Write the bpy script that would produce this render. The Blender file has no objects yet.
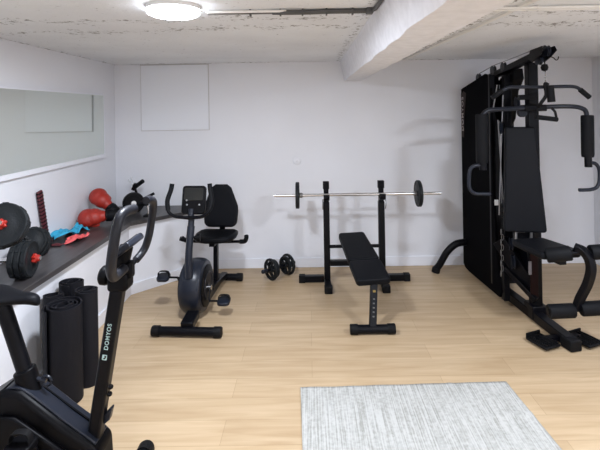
import bpy, bmesh, math, random
from mathutils import Vector, Matrix, noise
random.seed(7)
PI = math.pi
sc = bpy.context.scene
# ------------------------------------------------------------------ camera, world, exposure
EYE = 1.65; F = 450.0; CX, CY = 308.0, 110.0; ROLL = math.radians(0.9)
D = 4.73; H = 2.155; XL = -2.03; XR = 2.99
cd = bpy.data.cameras.new('camera'); cam = bpy.data.objects.new('camera', cd)
sc.collection.objects.link(cam); sc.camera = cam
cd.sensor_width = 36; cd.sensor_fit = 'HORIZONTAL'; cd.lens = 36 * F / 600
cd.shift_x = (300 - CX) / 600; cd.shift_y = (CY - 225) / 600
cd.clip_start = 0.02; cd.clip_end = 60
r_ = Vector((math.cos(ROLL), 0, -math.sin(ROLL))); u_ = Vector((math.sin(ROLL), 0, math.cos(ROLL))); b_ = Vector((0, -1, 0))
m3 = Matrix((r_, u_, b_)).transposed()
cam.matrix_world = Matrix.Translation((0, 0, EYE)) @ m3.to_4x4()
wd = bpy.data.worlds.new('world'); sc.world = wd; wd.use_nodes = True
wd.node_tree.nodes['Background'].inputs[0].default_value = (0.8, 0.85, 1, 1)
wd.node_tree.nodes['Background'].inputs[1].default_value = 0.05
sc.view_settings.view_transform = 'Standard'; sc.view_settings.look = 'None'
sc.view_settings.gamma = 1; sc.view_settings.use_curve_mapping = False
sc.view_settings.exposure = 0.07
LAMP_POWER = 49.0; LAMP_GLOW = 20.0

def P(x, y, Y):
    u = (x - CX) / F; v = (CY - y) / F
    return Vector((Y * (u * math.cos(ROLL) + v * math.sin(ROLL)), Y, EYE + Y * (-u * math.sin(ROLL) + v * math.cos(ROLL))))
def PZ(x, y, z):
    u = (x - CX) / F; v = (CY - y) / F
    Y = (z - EYE) / (-u * math.sin(ROLL) + v * math.cos(ROLL))
    return P(x, y, Y)

# ------------------------------------------------------------------ materials
def mat(name, col, rough=0.5, metal=0.0, bump=0.0, bscale=60.0, var=0.0, vscale=8.0, spec=0.5, emit=None, estr=0, detail=4, coat=0):
    m = bpy.data.materials.new(name); m.use_nodes = True; nt = m.node_tree; b = nt.nodes['Principled BSDF']
    b.inputs['Base Color'].default_value = (*col, 1); b.inputs['Roughness'].default_value = rough
    b.inputs['Metallic'].default_value = metal; b.inputs['Specular IOR Level'].default_value = spec
    if coat: b.inputs['Coat Weight'].default_value = coat
    tc = nt.nodes.new('ShaderNodeTexCoord')
    if bump:
        n = nt.nodes.new('ShaderNodeTexNoise'); n.inputs['Scale'].default_value = bscale; n.inputs['Detail'].default_value = detail
        bp = nt.nodes.new('ShaderNodeBump'); bp.inputs['Strength'].default_value = bump; bp.inputs['Distance'].default_value = 0.01
        nt.links.new(tc.outputs['Object'], n.inputs['Vector']); nt.links.new(n.outputs['Fac'], bp.inputs['Height'])
        nt.links.new(bp.outputs['Normal'], b.inputs['Normal'])
    if var:
        n = nt.nodes.new('ShaderNodeTexNoise'); n.inputs['Scale'].default_value = vscale; n.inputs['Detail'].default_value = 5
        cr = nt.nodes.new('ShaderNodeValToRGB')
        cr.color_ramp.elements[0].position = 0.3; cr.color_ramp.elements[1].position = 0.7
        cr.color_ramp.elements[0].color = (*[c * (1 - var) for c in col], 1); cr.color_ramp.elements[1].color = (*[min(1, c * (1 + var)) for c in col], 1)
        nt.links.new(tc.outputs['Object'], n.inputs['Vector']); nt.links.new(n.outputs['Fac'], cr.inputs[0]); nt.links.new(cr.outputs[0], b.inputs['Base Color'])
    if emit: b.inputs['Emission Color'].default_value = (*emit, 1); b.inputs['Emission Strength'].default_value = estr
    return m
WALL = mat('wall_paint', (0.82, 0.83, 0.875), 0.55, bump=0.08, bscale=40, var=0.015, vscale=2)
TRIM = mat('trim_paint', (0.84, 0.855, 0.91), 0.4)
BOARD = mat('board_paint', (0.83, 0.85, 0.905), 0.5)
MIRROR = mat('greenish_mirror', (0.74, 0.78, 0.73), 0.05, 1.0)
PIPEW = mat('white_pipe_paint', (0.82, 0.81, 0.78), 0.4)
CABLE = mat('grey_cable', (0.09, 0.09, 0.09), 0.6)
BLACK = mat('black_plastic', (0.003, 0.003, 0.004), 0.42, spec=0.10)
SATIN = mat('black_powder_coat', (0.003, 0.0032, 0.005), 0.36, spec=0.14)
GREYP = mat('charcoal_plastic', (0.012, 0.015, 0.024), 0.32, spec=0.3)
FOAM = mat('black_foam', (0.006, 0.0065, 0.008), 0.6, spec=0.12, bump=0.15, bscale=300)
GFOAM = mat('grey_foam_grip', (0.010, 0.011, 0.016), 0.4, spec=0.3, bump=0.1, bscale=250)
VINYL = mat('black_vinyl', (0.0055, 0.006, 0.008), 0.5, spec=0.10, bump=0.12, bscale=220)
RUBBER = mat('black_rubber', (0.005, 0.005, 0.006), 0.6, spec=0.15, bump=0.2, bscale=200)
MATF = mat('mat_foam', (0.009, 0.009, 0.012), 0.62, spec=0.15, bump=0.25, bscale=350)
PLATE = mat('dark_weight_plate', (0.010, 0.012, 0.014), 0.5, spec=0.2, bump=0.25, bscale=120)
CHROME = mat('chrome', (0.62, 0.62, 0.62), 0.22, 1.0)
STEEL = mat('grey_steel', (0.35, 0.35, 0.36), 0.35, 0.9)
RED = mat('red_plastic', (0.36, 0.017, 0.010), 0.4)
LEATHER = mat('red_leather', (0.36, 0.022, 0.012), 0.45, bump=0.3, bscale=90, var=0.12, vscale=14)
CYAN = mat('cyan_fabric', (0.04, 0.42, 0.66), 0.8, bump=0.4, bscale=150, var=0.2, vscale=30)
CORAL = mat('coral_fabric', (0.85, 0.13, 0.13), 0.8, bump=0.4, bscale=150, var=0.2, vscale=30)
WHITE = mat('white_plastic', (0.8, 0.8, 0.8), 0.4)
LETTER = mat('pale_print', (0.45, 0.62, 0.62), 0.5)
LETTERG = mat('grey_print', (0.40, 0.36, 0.36), 0.5)
DARKRED = mat('dark_red_plastic', (0.012, 0.004, 0.004), 0.45, spec=0.1)
SHROUD = mat('shroud_fabric', (0.0022, 0.0022, 0.003), 0.8, spec=0.03)
SCREEN = mat('console_screen', (0.010, 0.012, 0.012), 0.12, coat=0.5)
LAMPG = mat('lamp_diffuser', (0.9, 0.9, 0.9), 0.5, emit=(0.84, 0.90, 1.0), estr=LAMP_GLOW)

def ceiling_mat():
    m = bpy.data.materials.new('rough_ceiling_paint'); m.use_nodes = True; nt = m.node_tree; b = nt.nodes['Principled BSDF']
    b.inputs['Roughness'].default_value = 0.75
    tc = nt.nodes.new('ShaderNodeTexCoord')
    n1 = nt.nodes.new('ShaderNodeTexNoise'); n1.inputs['Scale'].default_value = 1.6; n1.inputs['Detail'].default_value = 6
    n2 = nt.nodes.new('ShaderNodeTexNoise'); n2.inputs['Scale'].default_value = 22; n2.inputs['Detail'].default_value = 6; n2.inputs['Roughness'].default_value = 0.65
    n3 = nt.nodes.new('ShaderNodeTexNoise'); n3.inputs['Scale'].default_value = 1.1
    mp = nt.nodes.new('ShaderNodeMapping'); mp.inputs['Scale'].default_value = (0.35, 2.2, 1)
    nt.links.new(tc.outputs['Object'], mp.inputs[0])
    for n in (n1, n2): nt.links.new(tc.outputs['Object'], n.inputs['Vector'])
    nt.links.new(mp.outputs[0], n3.inputs['Vector'])
    base = nt.nodes.new('ShaderNodeValToRGB'); base.color_ramp.elements[0].color = (0.80, 0.815, 0.845, 1); base.color_ramp.elements[1].color = (0.88, 0.90, 0.93, 1)
    base.color_ramp.elements[0].position = 0.35; base.color_ramp.elements[1].position = 0.62
    nt.links.new(n1.outputs['Fac'], base.inputs[0])
    sp = nt.nodes.new('ShaderNodeValToRGB'); sp.color_ramp.elements[0].position = 0.66; sp.color_ramp.elements[1].position = 0.73
    nt.links.new(n2.outputs['Fac'], sp.inputs[0])
    st = nt.nodes.new('ShaderNodeValToRGB'); st.color_ramp.elements[0].position = 0.52; st.color_ramp.elements[1].position = 0.66
    nt.links.new(n3.outputs['Fac'], st.inputs[0])
    sx = nt.nodes.new('ShaderNodeSeparateXYZ'); nt.links.new(tc.outputs['Object'], sx.inputs[0])
    def M(op, a, b=None, c=None):
        q = nt.nodes.new('ShaderNodeMath'); q.operation = op
        for i, v in enumerate((a, b, c)):
            if v is None: continue
            if isinstance(v, (int, float)): q.inputs[i].default_value = v
            else: nt.links.new(v, q.inputs[i])
        return q.outputs[0]
    n5 = nt.nodes.new('ShaderNodeTexNoise'); n5.inputs['Scale'].default_value = 5.0; n5.inputs['Detail'].default_value = 5; nt.links.new(tc.outputs['Object'], n5.inputs['Vector'])
    wob = M('ADD', M('MULTIPLY_ADD', n1.outputs['Fac'], 0.5, -0.25), M('MULTIPLY_ADD', n5.outputs['Fac'], 0.36, -0.18)); yy = M('ADD', sx.outputs[1], wob); acc = None
    for yc, wd_ in ((2.42, 0.10), (2.74, 0.12), (4.70, 0.05)):
        e = M('SUBTRACT', 1.0, M('DIVIDE', M('ABSOLUTE', M('SUBTRACT', yy, yc)), wd_)); e = M('MAXIMUM', e, 0.0); acc = e if acc is None else M('MAXIMUM', acc, e)
    for xc, wd_ in ((0.31, 0.05), (0.99, 0.13), (-2.02, 0.06)):
        e = M('MAXIMUM', M('SUBTRACT', 1.0, M('DIVIDE', M('ABSOLUTE', M('SUBTRACT', sx.outputs[0], xc)), wd_)), 0.0); acc = M('MAXIMUM', acc, e)
    n4 = nt.nodes.new('ShaderNodeTexNoise'); n4.inputs['Scale'].default_value = 30; n4.inputs['Detail'].default_value = 7; n4.inputs['Roughness'].default_value = 0.7; nt.links.new(tc.outputs['Object'], n4.inputs['Vector'])
    crk = M('MULTIPLY', M('MAXIMUM', M('SUBTRACT', M('MULTIPLY_ADD', acc, 0.13, n4.outputs['Fac']), 0.635), 0.0), 14.0)
    crk = M('MINIMUM', crk, 1.0); both = M('MAXIMUM', crk, M('MULTIPLY', sp.outputs[0], 0.25))
    class _o: pass
    mu = _o(); mu.outputs = [both]
    mx = nt.nodes.new('ShaderNodeMix'); mx.data_type = 'RGBA'; mx.inputs[7].default_value = (0.22, 0.21, 0.20, 1)
    nt.links.new(mu.outputs[0], mx.inputs[0]); nt.links.new(base.outputs[0], mx.inputs[6]); nt.links.new(mx.outputs[2], b.inputs['Base Color'])
    bp = nt.nodes.new('ShaderNodeBump'); bp.inputs['Strength'].default_value = 0.35; bp.inputs['Distance'].default_value = 0.02
    nt.links.new(n2.outputs['Fac'], bp.inputs['Height']); nt.links.new(bp.outputs['Normal'], b.inputs['Normal'])
    return m
CEIL = ceiling_mat()
BEAM = mat('beam_paint', (0.82, 0.82, 0.86), 0.65, bump=0.9, bscale=22, var=0.06, vscale=18, detail=10)

def floor_mat():
    m = bpy.data.materials.new('oak_plank_floor'); m.use_nodes = True; nt = m.node_tree; b = nt.nodes['Principled BSDF']
    tc = nt.nodes.new('ShaderNodeTexCoord')
    br = nt.nodes.new('ShaderNodeTexBrick'); br.offset = 0.37; br.inputs['Scale'].default_value = 1
    br.inputs['Brick Width'].default_value = 1.25; br.inputs['Row Height'].default_value = 0.185
    br.inputs['Mortar Size'].default_value = 0.0012; br.inputs['Mortar Smooth'].default_value = 0.2; br.inputs['Bias'].default_value = 0.0
    br.inputs['Color1'].default_value = (0.53, 0.395, 0.25, 1); br.inputs['Color2'].default_value = (0.60, 0.455, 0.295, 1); br.inputs['Mortar'].default_value = (0.40, 0.29, 0.17, 1)
    nt.links.new(tc.outputs['Object'], br.inputs['Vector'])
    mp = nt.nodes.new('ShaderNodeMapping'); mp.inputs['Scale'].default_value = (1.1, 13, 1); nt.links.new(tc.outputs['Object'], mp.inputs[0])
    n = nt.nodes.new('ShaderNodeTexNoise'); n.inputs['Scale'].default_value = 1.7; n.inputs['Detail'].default_value = 7; n.inputs['Distortion'].default_value = 0.8
    nt.links.new(mp.outputs[0], n.inputs['Vector'])
    cr = nt.nodes.new('ShaderNodeValToRGB'); cr.color_ramp.elements[0].position = 0.28; cr.color_ramp.elements[1].position = 0.7
    cr.color_ramp.elements[0].color = (0.74, 0.68, 0.60, 1); cr.color_ramp.elements[1].color = (1.0, 1.0, 1.0, 1)
    nt.links.new(n.outputs['Fac'], cr.inputs[0])
    mx = nt.nodes.new('ShaderNodeMix'); mx.data_type = 'RGBA'; mx.blend_type = 'MULTIPLY'; mx.inputs[0].default_value = 0.8
    nt.links.new(br.outputs['Color'], mx.inputs[6]); nt.links.new(cr.outputs[0], mx.inputs[7]); nt.links.new(mx.outputs[2], b.inputs['Base Color'])
    b.inputs['Roughness'].default_value = 0.42; b.inputs['Specular IOR Level'].default_value = 0.35
    return m
FLOOR = floor_mat()

def ledge_mat():
    m = bpy.data.materials.new('dark_worn_worktop'); m.use_nodes = True; nt = m.node_tree; b = nt.nodes['Principled BSDF']
    tc = nt.nodes.new('ShaderNodeTexCoord'); mp = nt.nodes.new('ShaderNodeMapping'); mp.inputs['Scale'].default_value = (14, 1.2, 6)
    nt.links.new(tc.outputs['Object'], mp.inputs[0]); n = nt.nodes.new('ShaderNodeTexNoise'); n.inputs['Scale'].default_value = 2; n.inputs['Detail'].default_value = 6
    nt.links.new(mp.outputs[0], n.inputs['Vector']); cr = nt.nodes.new('ShaderNodeValToRGB')
    cr.color_ramp.elements[0].position = 0.35; cr.color_ramp.elements[1].position = 0.75
    cr.color_ramp.elements[0].color = (0.030, 0.028, 0.030, 1); cr.color_ramp.elements[1].color = (0.075, 0.068, 0.066, 1)
    nt.links.new(n.outputs['Fac'], cr.inputs[0]); nt.links.new(cr.outputs[0], b.inputs['Base Color']); b.inputs['Roughness'].default_value = 0.36
    return m
LEDGE = ledge_mat()

def rug_mat():
    m = bpy.data.materials.new('ribbed_cotton_rug'); m.use_nodes = True; nt = m.node_tree; b = nt.nodes['Principled BSDF']
    tc = nt.nodes.new('ShaderNodeTexCoord'); mp = nt.nodes.new('ShaderNodeMapping'); mp.inputs['Scale'].default_value = (1, 0.02, 1)
    nt.links.new(tc.outputs['Object'], mp.inputs[0])
    n = nt.nodes.new('ShaderNodeTexNoise'); n.inputs['Scale'].default_value = 130; n.inputs['Detail'].default_value = 3
    nt.links.new(mp.outputs[0], n.inputs['Vector'])
    n2 = nt.nodes.new('ShaderNodeTexNoise'); n2.inputs['Scale'].default_value = 55; nt.links.new(tc.outputs['Object'], n2.inputs['Vector'])
    ad = nt.nodes.new('ShaderNodeMath'); ad.operation = 'MULTIPLY_ADD'; ad.inputs[1].default_value = 0.45; nt.links.new(n2.outputs['Fac'], ad.inputs[0]); nt.links.new(n.outputs['Fac'], ad.inputs[2])
    cr = nt.nodes.new('ShaderNodeValToRGB'); cr.color_ramp.elements[0].position = 0.56; cr.color_ramp.elements[1].position = 0.84
    cr.color_ramp.elements[0].color = (0.31, 0.31, 0.285, 1); cr.color_ramp.elements[1].color = (0.50, 0.50, 0.48, 1)
    nt.links.new(ad.outputs[0], cr.inputs[0]); nt.links.new(cr.outputs[0], b.inputs['Base Color']); b.inputs['Roughness'].default_value = 0.9
    bp = nt.nodes.new('ShaderNodeBump'); bp.inputs['Strength'].default_value = 0.4; bp.inputs['Distance'].default_value = 0.004
    nt.links.new(ad.outputs[0], bp.inputs['Height']); nt.links.new(bp.outputs['Normal'], b.inputs['Normal'])
    return m
RUG = rug_mat()

# ------------------------------------------------------------------ mesh helpers
def V(*a): return Vector(a[0]) if len(a) == 1 else Vector(a)
def catmull(pts, n=6):
    pts = [V(p) for p in pts]; out = []
    for i in range(len(pts) - 1):
        p0 = pts[i - 1] if i else 2 * pts[0] - pts[1]; p1, p2 = pts[i], pts[i + 1]
        p3 = pts[i + 2] if i + 2 < len(pts) else 2 * pts[-1] - pts[-2]
        for k in range(n):
            t = k / n
            out.append(0.5 * ((2 * p1) + (-p0 + p2) * t + (2 * p0 - 5 * p1 + 4 * p2 - p3) * t * t + (-p0 + 3 * p1 - 3 * p2 + p3) * t ** 3))
    out.append(pts[-1]); return out
class MB:
    def __init__(s): s.b = bmesh.new()
    def tube(s, pts, r, seg=12, curve=False, n=6, flat=None):
        pts = catmull(pts, n) if curve else [V(p) for p in pts]
        N = len(pts); rings = []; up = None
        for i, p in enumerate(pts):
            t = (pts[min(i + 1, N - 1)] - pts[max(i - 1, 0)]).normalized()
            if up is None: up = Vector((0, 0, 1)) if abs(t.z) < 0.9 else Vector((1, 0, 0))
            a = (up - t * up.dot(t)).normalized(); c = t.cross(a); up = a
            rr = r[0] + (r[1] - r[0]) * i / (N - 1) if isinstance(r, (tuple, list)) else r
            k = flat or 1
            rings.append([s.b.verts.new(p + a * math.cos(2 * PI * j / seg) * rr * k + c * math.sin(2 * PI * j / seg) * rr) for j in range(seg)])
        for i in range(N - 1):
            for j in range(seg): s.b.faces.new((rings[i][j], rings[i + 1][j], rings[i + 1][(j + 1) % seg], rings[i][(j + 1) % seg]))
        s.b.faces.new(rings[0]); s.b.faces.new(rings[-1][::-1]); return s
    def cyl(s, a, b, r, seg=20): return s.tube([a, b], r, seg)
    def box(s, c, size, R=None):
        c = V(c); R = R or Matrix.Identity(3); vs = []
        for sx in (-1, 1):
            for sy in (-1, 1):
                for sz in (-1, 1): vs.append(s.b.verts.new(c + R @ Vector((sx * size[0] / 2, sy * size[1] / 2, sz * size[2] / 2))))
        for f in ((0, 1, 3, 2), (4, 6, 7, 5), (0, 4, 5, 1), (2, 3, 7, 6), (0, 2, 6, 4), (1, 5, 7, 3)): s.b.faces.new([vs[i] for i in f])
        return s
    def bar(s, a, b, w, h, up=(0, 0, 1)):       # rectangular profile from a to b
        a, b = V(a), V(b); t = (b - a).normalized(); u = V(up); x = t.cross(u)
        if x.length < 1e-4: x = t.cross(Vector((0, 1, 0)))
        x.normalize(); u = x.cross(t); R = Matrix((x, t, u)).transposed()
        return s.box((a + b) / 2, (w, (b - a).length, h), R)
    def barpath(s, pts, w, h, side=(1, 0, 0), curve=True, n=6):   # rectangular section swept along pts; width along side
        pts = catmull(pts, n) if curve else [V(p) for p in pts]; sd = V(side).normalized(); rings = []; N = len(pts)
        for i, p in enumerate(pts):
            t = (pts[min(i + 1, N - 1)] - pts[max(i - 1, 0)]).normalized(); x = (sd - t * sd.dot(t)).normalized(); y = t.cross(x)
            rings.append([s.b.verts.new(p + x * w / 2 * i1 + y * h / 2 * i2) for i1, i2 in ((-1, -1), (1, -1), (1, 1), (-1, 1))])
        for i in range(N - 1):
            for j in range(4): s.b.faces.new((rings[i][j], rings[i + 1][j], rings[i + 1][(j + 1) % 4], rings[i][(j + 1) % 4]))
        s.b.faces.new(rings[0]); s.b.faces.new(rings[-1][::-1]); return s
    def prism(s, poly, o, ux, uy, th):           # polygon in plane (ux,uy) centred on o, thickness th along the normal
        o, ux, uy = V(o), V(ux).normalized(), V(uy).normalized(); n = ux.cross(uy).normalized()
        A = [s.b.verts.new(o + ux * x + uy * y - n * th / 2) for x, y in poly]; B = [s.b.verts.new(o + ux * x + uy * y + n * th / 2) for x, y in poly]
        s.b.faces.new(A[::-1]); s.b.faces.new(B); k = len(poly)
        for i in range(k): s.b.faces.new((A[i], A[(i + 1) % k], B[(i + 1) % k], B[i]))
        return s
    def rprism(s, w, h, rad, o, ux, uy, th, taper=1.0, seg=6):
        poly = []
        for cx, cy, a0 in ((1, 1, 0), (-1, 1, 90), (-1, -1, 180), (1, -1, 270)):
            for k in range(seg + 1):
                a = math.radians(a0 + 90 * k / seg); y = cy * (h / 2 - rad) + math.sin(a) * rad; x = cx * (w / 2 - rad) + math.cos(a) * rad
                x *= 1 + (taper - 1) * (y / h + 0.5); poly.append((x, y))
        return s.prism(poly, o, ux, uy, th)
    def lathe(s, prof, o, axis, seg=32, caps=True):         # prof: list of (radius, distance along axis)
        o = V(o); ax = V(axis).normalized(); a = (Vector((0, 0, 1)) if abs(ax.z) < 0.9 else Vector((1, 0, 0))); a = (a - ax * a.dot(ax)).normalized(); c = ax.cross(a); rings = []
        for r, h in prof:
            rings.append([s.b.verts.new(o + ax * h + (a * math.cos(2 * PI * j / seg) + c * math.sin(2 * PI * j / seg)) * max(r, 1e-4)) for j in range(seg)])
        for i in range(len(rings) - 1):
            for j in range(seg): s.b.faces.new((rings[i][j], rings[i][(j + 1) % seg], rings[i + 1][(j + 1) % seg], rings[i + 1][j]))
        if caps: s.b.faces.new(rings[0][::-1]); s.b.faces.new(rings[-1])
        return s
    def ell(s, c, r, R=None, sub=3):
        R = R or Matrix.Identity(3); g = bmesh.ops.create_icosphere(s.b, subdivisions=sub, radius=1)
        for v in g['verts']: v.co = V(c) + R @ Vector((v.co.x * r[0], v.co.y * r[1], v.co.z * r[2]))
        return s
    def build(s, name, material, parent=None, loc=None, bevel=0, bseg=2, angle=35, rotz=0):
        bmesh.ops.recalc_face_normals(s.b, faces=s.b.faces)
        off = Vector((0, 0, 0))
        if parent is None and loc is not None: off = V(loc)
        elif parent is not None: off = ORG.get(parent.name, Vector((0, 0, 0)))
        for v in s.b.verts: v.co -= off
        me = bpy.data.meshes.new(name); s.b.to_mesh(me); s.b.free()
        o = bpy.data.objects.new(name, me); sc.collection.objects.link(o); me.materials.append(material)
        for p in me.polygons: p.use_smooth = True
        me.set_sharp_from_angle(angle=math.radians(angle))
        if bevel:
            md = o.modifiers.new('bevel', 'BEVEL'); md.width = bevel; md.segments = bseg; md.limit_method = 'ANGLE'; md.angle_limit = math.radians(40); md.harden_normals = False
        if parent is not None: o.parent = parent; ORG[o.name] = off
        elif loc is not None: o.location = loc; ORG[o.name] = off
        return o
ORG = {}
def thing(name, label, cat, loc=(0, 0, 0), rotz=0, group=None, local=False):
    o = bpy.data.objects.new(name, None); sc.collection.objects.link(o); o.location = loc; o.rotation_euler = (0, 0, rotz)
    o.empty_display_size = 0.1
    o['label'] = label; o['category'] = cat
    if group: o['group'] = group
    ORG[o.name] = Vector((0, 0, 0)) if local else V(loc)
    return o
def tag(o, label, cat, group=None):
    o['label'] = label; o['category'] = cat
    if group: o['group'] = group
    return o
def struct(o, label=None):
    o['kind'] = 'structure'
    if label: o['label'] = label
    return o
def text(name, s, size, material, parent, o, ux, uy, depth=0.0008):
    cu = bpy.data.curves.new(name, 'FONT'); cu.body = s; cu.size = size; cu.extrude = depth; cu.align_x = 'CENTER'; cu.align_y = 'CENTER'; cu.offset = size * 0.012; cu.space_character = 1.15
    t = bpy.data.objects.new(name + '_tmp', cu); sc.collection.objects.link(t)
    me = bpy.data.meshes.new_from_object(t.evaluated_get(bpy.context.evaluated_depsgraph_get()))
    bpy.data.objects.remove(t)
    ux, uy = V(ux).normalized(), V(uy).normalized(); n = ux.cross(uy); off = ORG.get(parent.name, Vector((0, 0, 0)))
    for v in me.vertices: c = v.co.copy(); v.co = V(o) + ux * c.x + uy * c.y + n * c.z - off
    ob = bpy.data.objects.new(name, me); sc.collection.objects.link(ob); me.materials.clear(); me.materials.append(material); ob.parent = parent; ORG[ob.name] = off
    return ob
def rotm(ax, deg): return Matrix.Rotation(math.radians(deg), 3, ax)

# ------------------------------------------------------------------ room
YB = -3.0
struct(MB().box(((XL + XR) / 2, (D + YB) / 2, -0.05), (XR - XL + 0.6, D - YB + 0.4, 0.1)).build('floor', FLOOR))
struct(MB().box(((XL + XR) / 2, (D + YB) / 2, H + 0.05), (XR - XL + 0.6, D - YB + 0.4, 0.1)).build('ceiling', CEIL))
struct(MB().box(((XL + XR) / 2, D + 0.1, H / 2), (XR - XL + 0.6, 0.2, H)).build('wall_back', WALL))
struct(MB().box(((XL + XR) / 2, YB - 0.1, H / 2), (XR - XL + 0.6, 0.2, H)).build('wall_front', WALL))
struct(MB().box((XR + 0.1, (D + YB) / 2, H / 2), (0.2, D - YB, H)).build('wall_right', WALL))
struct(MB().box((XL - 0.1, (D + YB) / 2, H / 2), (0.2, D - YB, H)).build('wall_left', WALL))

# low built-out wall and its worktop
ZL = 0.67
lw = [(XL, YB), (-1.64, YB), (-1.64, 4.08), (-1.02, 4.73), (XL, 4.73)]
struct(MB().prism(lw, (0, 0, (ZL - 0.035) / 2), (1, 0, 0), (0, 1, 0), ZL - 0.035).build('wall_lower_left', WALL))
lt = [(XL, YB), (-1.605, YB), (-1.605, 4.03), (-0.94, 4.725), (XL, 4.725)]
struct(MB().prism(lt, (0, 0, ZL - 0.0175), (1, 0, 0), (0, 1, 0), 0.035).build('trim_1', LEDGE, bevel=0.003), 'dark worktop ledge along the left wall')
bh, bt = 0.10, 0.014
struct(MB().box((-1.64 + bt / 2, (YB + 4.085) / 2, bh / 2), (bt, 4.085 - YB, bh)).build('baseboard_left', TRIM, bevel=0.003))
dd = Vector((0.61, 0.65, 0)).normalized(); nn = Vector((dd.y, -dd.x, 0)); a0 = Vector((-1.64, 4.08, bh / 2)); b0 = Vector((-1.02, 4.73, bh / 2))
struct(MB().bar(a0 + nn * bt / 2, b0 + nn * bt / 2, bt, bh).build('baseboard_diagonal', TRIM, bevel=0.003))
struct(MB().box(((-1.02 + XR) / 2, D - bt / 2, bh / 2), (XR + 1.02, bt, bh)).build('baseboard_back', TRIM, bevel=0.003))
struct(MB().box((XR - bt / 2, (D + YB) / 2, bh / 2), (bt, D - YB, bh)).build('baseboard_right', TRIM, bevel=0.003))
# access board high on the back wall
pa = P(141, 65.5, D); pb = P(209, 129.5, D)
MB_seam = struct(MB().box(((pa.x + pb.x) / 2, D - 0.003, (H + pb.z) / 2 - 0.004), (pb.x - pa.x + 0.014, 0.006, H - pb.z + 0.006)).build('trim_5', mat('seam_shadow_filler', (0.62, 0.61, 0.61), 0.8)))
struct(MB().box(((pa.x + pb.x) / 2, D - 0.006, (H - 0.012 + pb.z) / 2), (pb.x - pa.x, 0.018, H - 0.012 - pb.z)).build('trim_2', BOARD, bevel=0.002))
# ceiling beam
bm = MB(); N = 90; rows = []
sec = [(0.345, H + 0.02), (0.352, H - 0.05), (0.366, H - 0.10), (0.376, H - 0.15), (0.386, 1.952), (0.388, 1.949), (0.47, 1.948), (0.56, 1.948), (0.563, 1.951), (0.585, H - 0.1), (0.60, H + 0.02)]
for i in range(N + 1):
    y = YB + (D - YB) * i / N; row = []
    for k, (x, z) in enumerate(sec):
        e = 0.004 if 0 < k < len(sec) - 1 else 0
        if k in (8, 9, 10): x += 0.035 * (1 - y / D)
        row.append(bm.b.verts.new((x + e * noise.noise(Vector((x * 5, y * 6, z * 9))) * 2, y, z + e * noise.noise(Vector((x * 7 + 9, y * 5, z * 3))) * 2)))
    rows.append(row)
for i in range(N):
    for k in range(len(sec) - 1): bm.b.faces.new((rows[i][k], rows[i + 1][k], rows[i + 1][k + 1], rows[i][k + 1]))
bm.b.faces.new(rows[0]); bm.b.faces.new(rows[-1][::-1])
struct(bm.build('trim_3', BEAM, angle=22), 'rough white concrete beam under the ceiling')
# thin cracked render strip beside the beam
c = MB(); cp = []
for k in range(34):
    y = 1.3 + k * 0.10; cp.append((1.07 - 0.03 * (y - 2) + 0.006 * noise.noise(Vector((y * 3, 0, 0))), y, H - 0.006))
c.barpath(cp, 0.030, 0.014, (1, 0, 0), curve=False)
struct(c.build('trim_4', PIPEW, angle=20))

# long greenish wall mirror
mt, mb_, my0, my1 = 1.825, 1.25, 1.6, 4.42
ym = (my0 + my1) / 2
t = thing('wall_mirror', 'long greenish mirror in a slim white frame on the left wall', 'mirror', (XL, ym, mb_))
MB().box((XL + 0.014, ym, (mt + mb_) / 2), (0.020, my1 - my0, mt - mb_)).build('mirror_glass', MIRROR, t)
fr = MB(); fr.box((XL + 0.017, ym, mb_ - 0.016), (0.034, my1 - my0 + 0.02, 0.036)); fr.box((XL + 0.013, ym, mt + 0.006), (0.026, my1 - my0 + 0.02, 0.014))
fr.box((XL + 0.013, my1 + 0.004, (mt + mb_) / 2), (0.026, 0.010, mt - mb_ + 0.02)); fr.box((XL + 0.013, my0 - 0.004, (mt + mb_) / 2), (0.026, 0.010, mt - mb_ + 0.02))
fr.build('mirror_frame', TRIM, t, bevel=0.002)

# ------------------------------------------------------------------ ceiling lamps
def ceiling_lamp(x, y, label):
    z = H
    t = thing('ceiling_lamp', label, 'ceiling light', (x, y, z), group='round ceiling lamps')
    MB().lathe([(0.128, 0), (0.128, -0.018), (0.122, -0.020)], (x, y, z), (0, 0, 1)).build('lamp_base', WHITE, t)
    MB().lathe([(0.122, -0.018), (0.125, -0.026), (0.119, -0.038), (0.10, -0.046), (0.05, -0.051), (0.004, -0.052)], (x, y, z), (0, 0, 1), 40).build('lamp_shade', LAMPG, t)
    ld = bpy.data.lights.new('lamp_light', 'AREA'); ld.shape = 'DISK'; ld.size = 0.24; ld.energy = LAMP_POWER; ld.color = (0.84, 0.90, 1.0)
    lo = bpy.data.objects.new('lamp_light', ld); sc.collection.objects.link(lo); lo.parent = t; lo.location = (0, 0, -0.058)
    return t
lc = P(173, 12.5, 2.1)
ceiling_lamp(lc.x - 0.012, 2.15, 'round glowing white ceiling lamp left of the beam')
ceiling_lamp(1.72, 1.55, 'round ceiling lamp on the far side of the beam, above the multi-gym end')
ceiling_lamp(-0.55, -1.4, 'unseen round ceiling lamp added behind the viewer on the left half')  # out of view, a guess added to light the room
ceiling_lamp(1.72, -1.4, 'unseen round ceiling lamp added behind the viewer on the right half')  # second unseen lamp, likewise added for the room light

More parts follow.
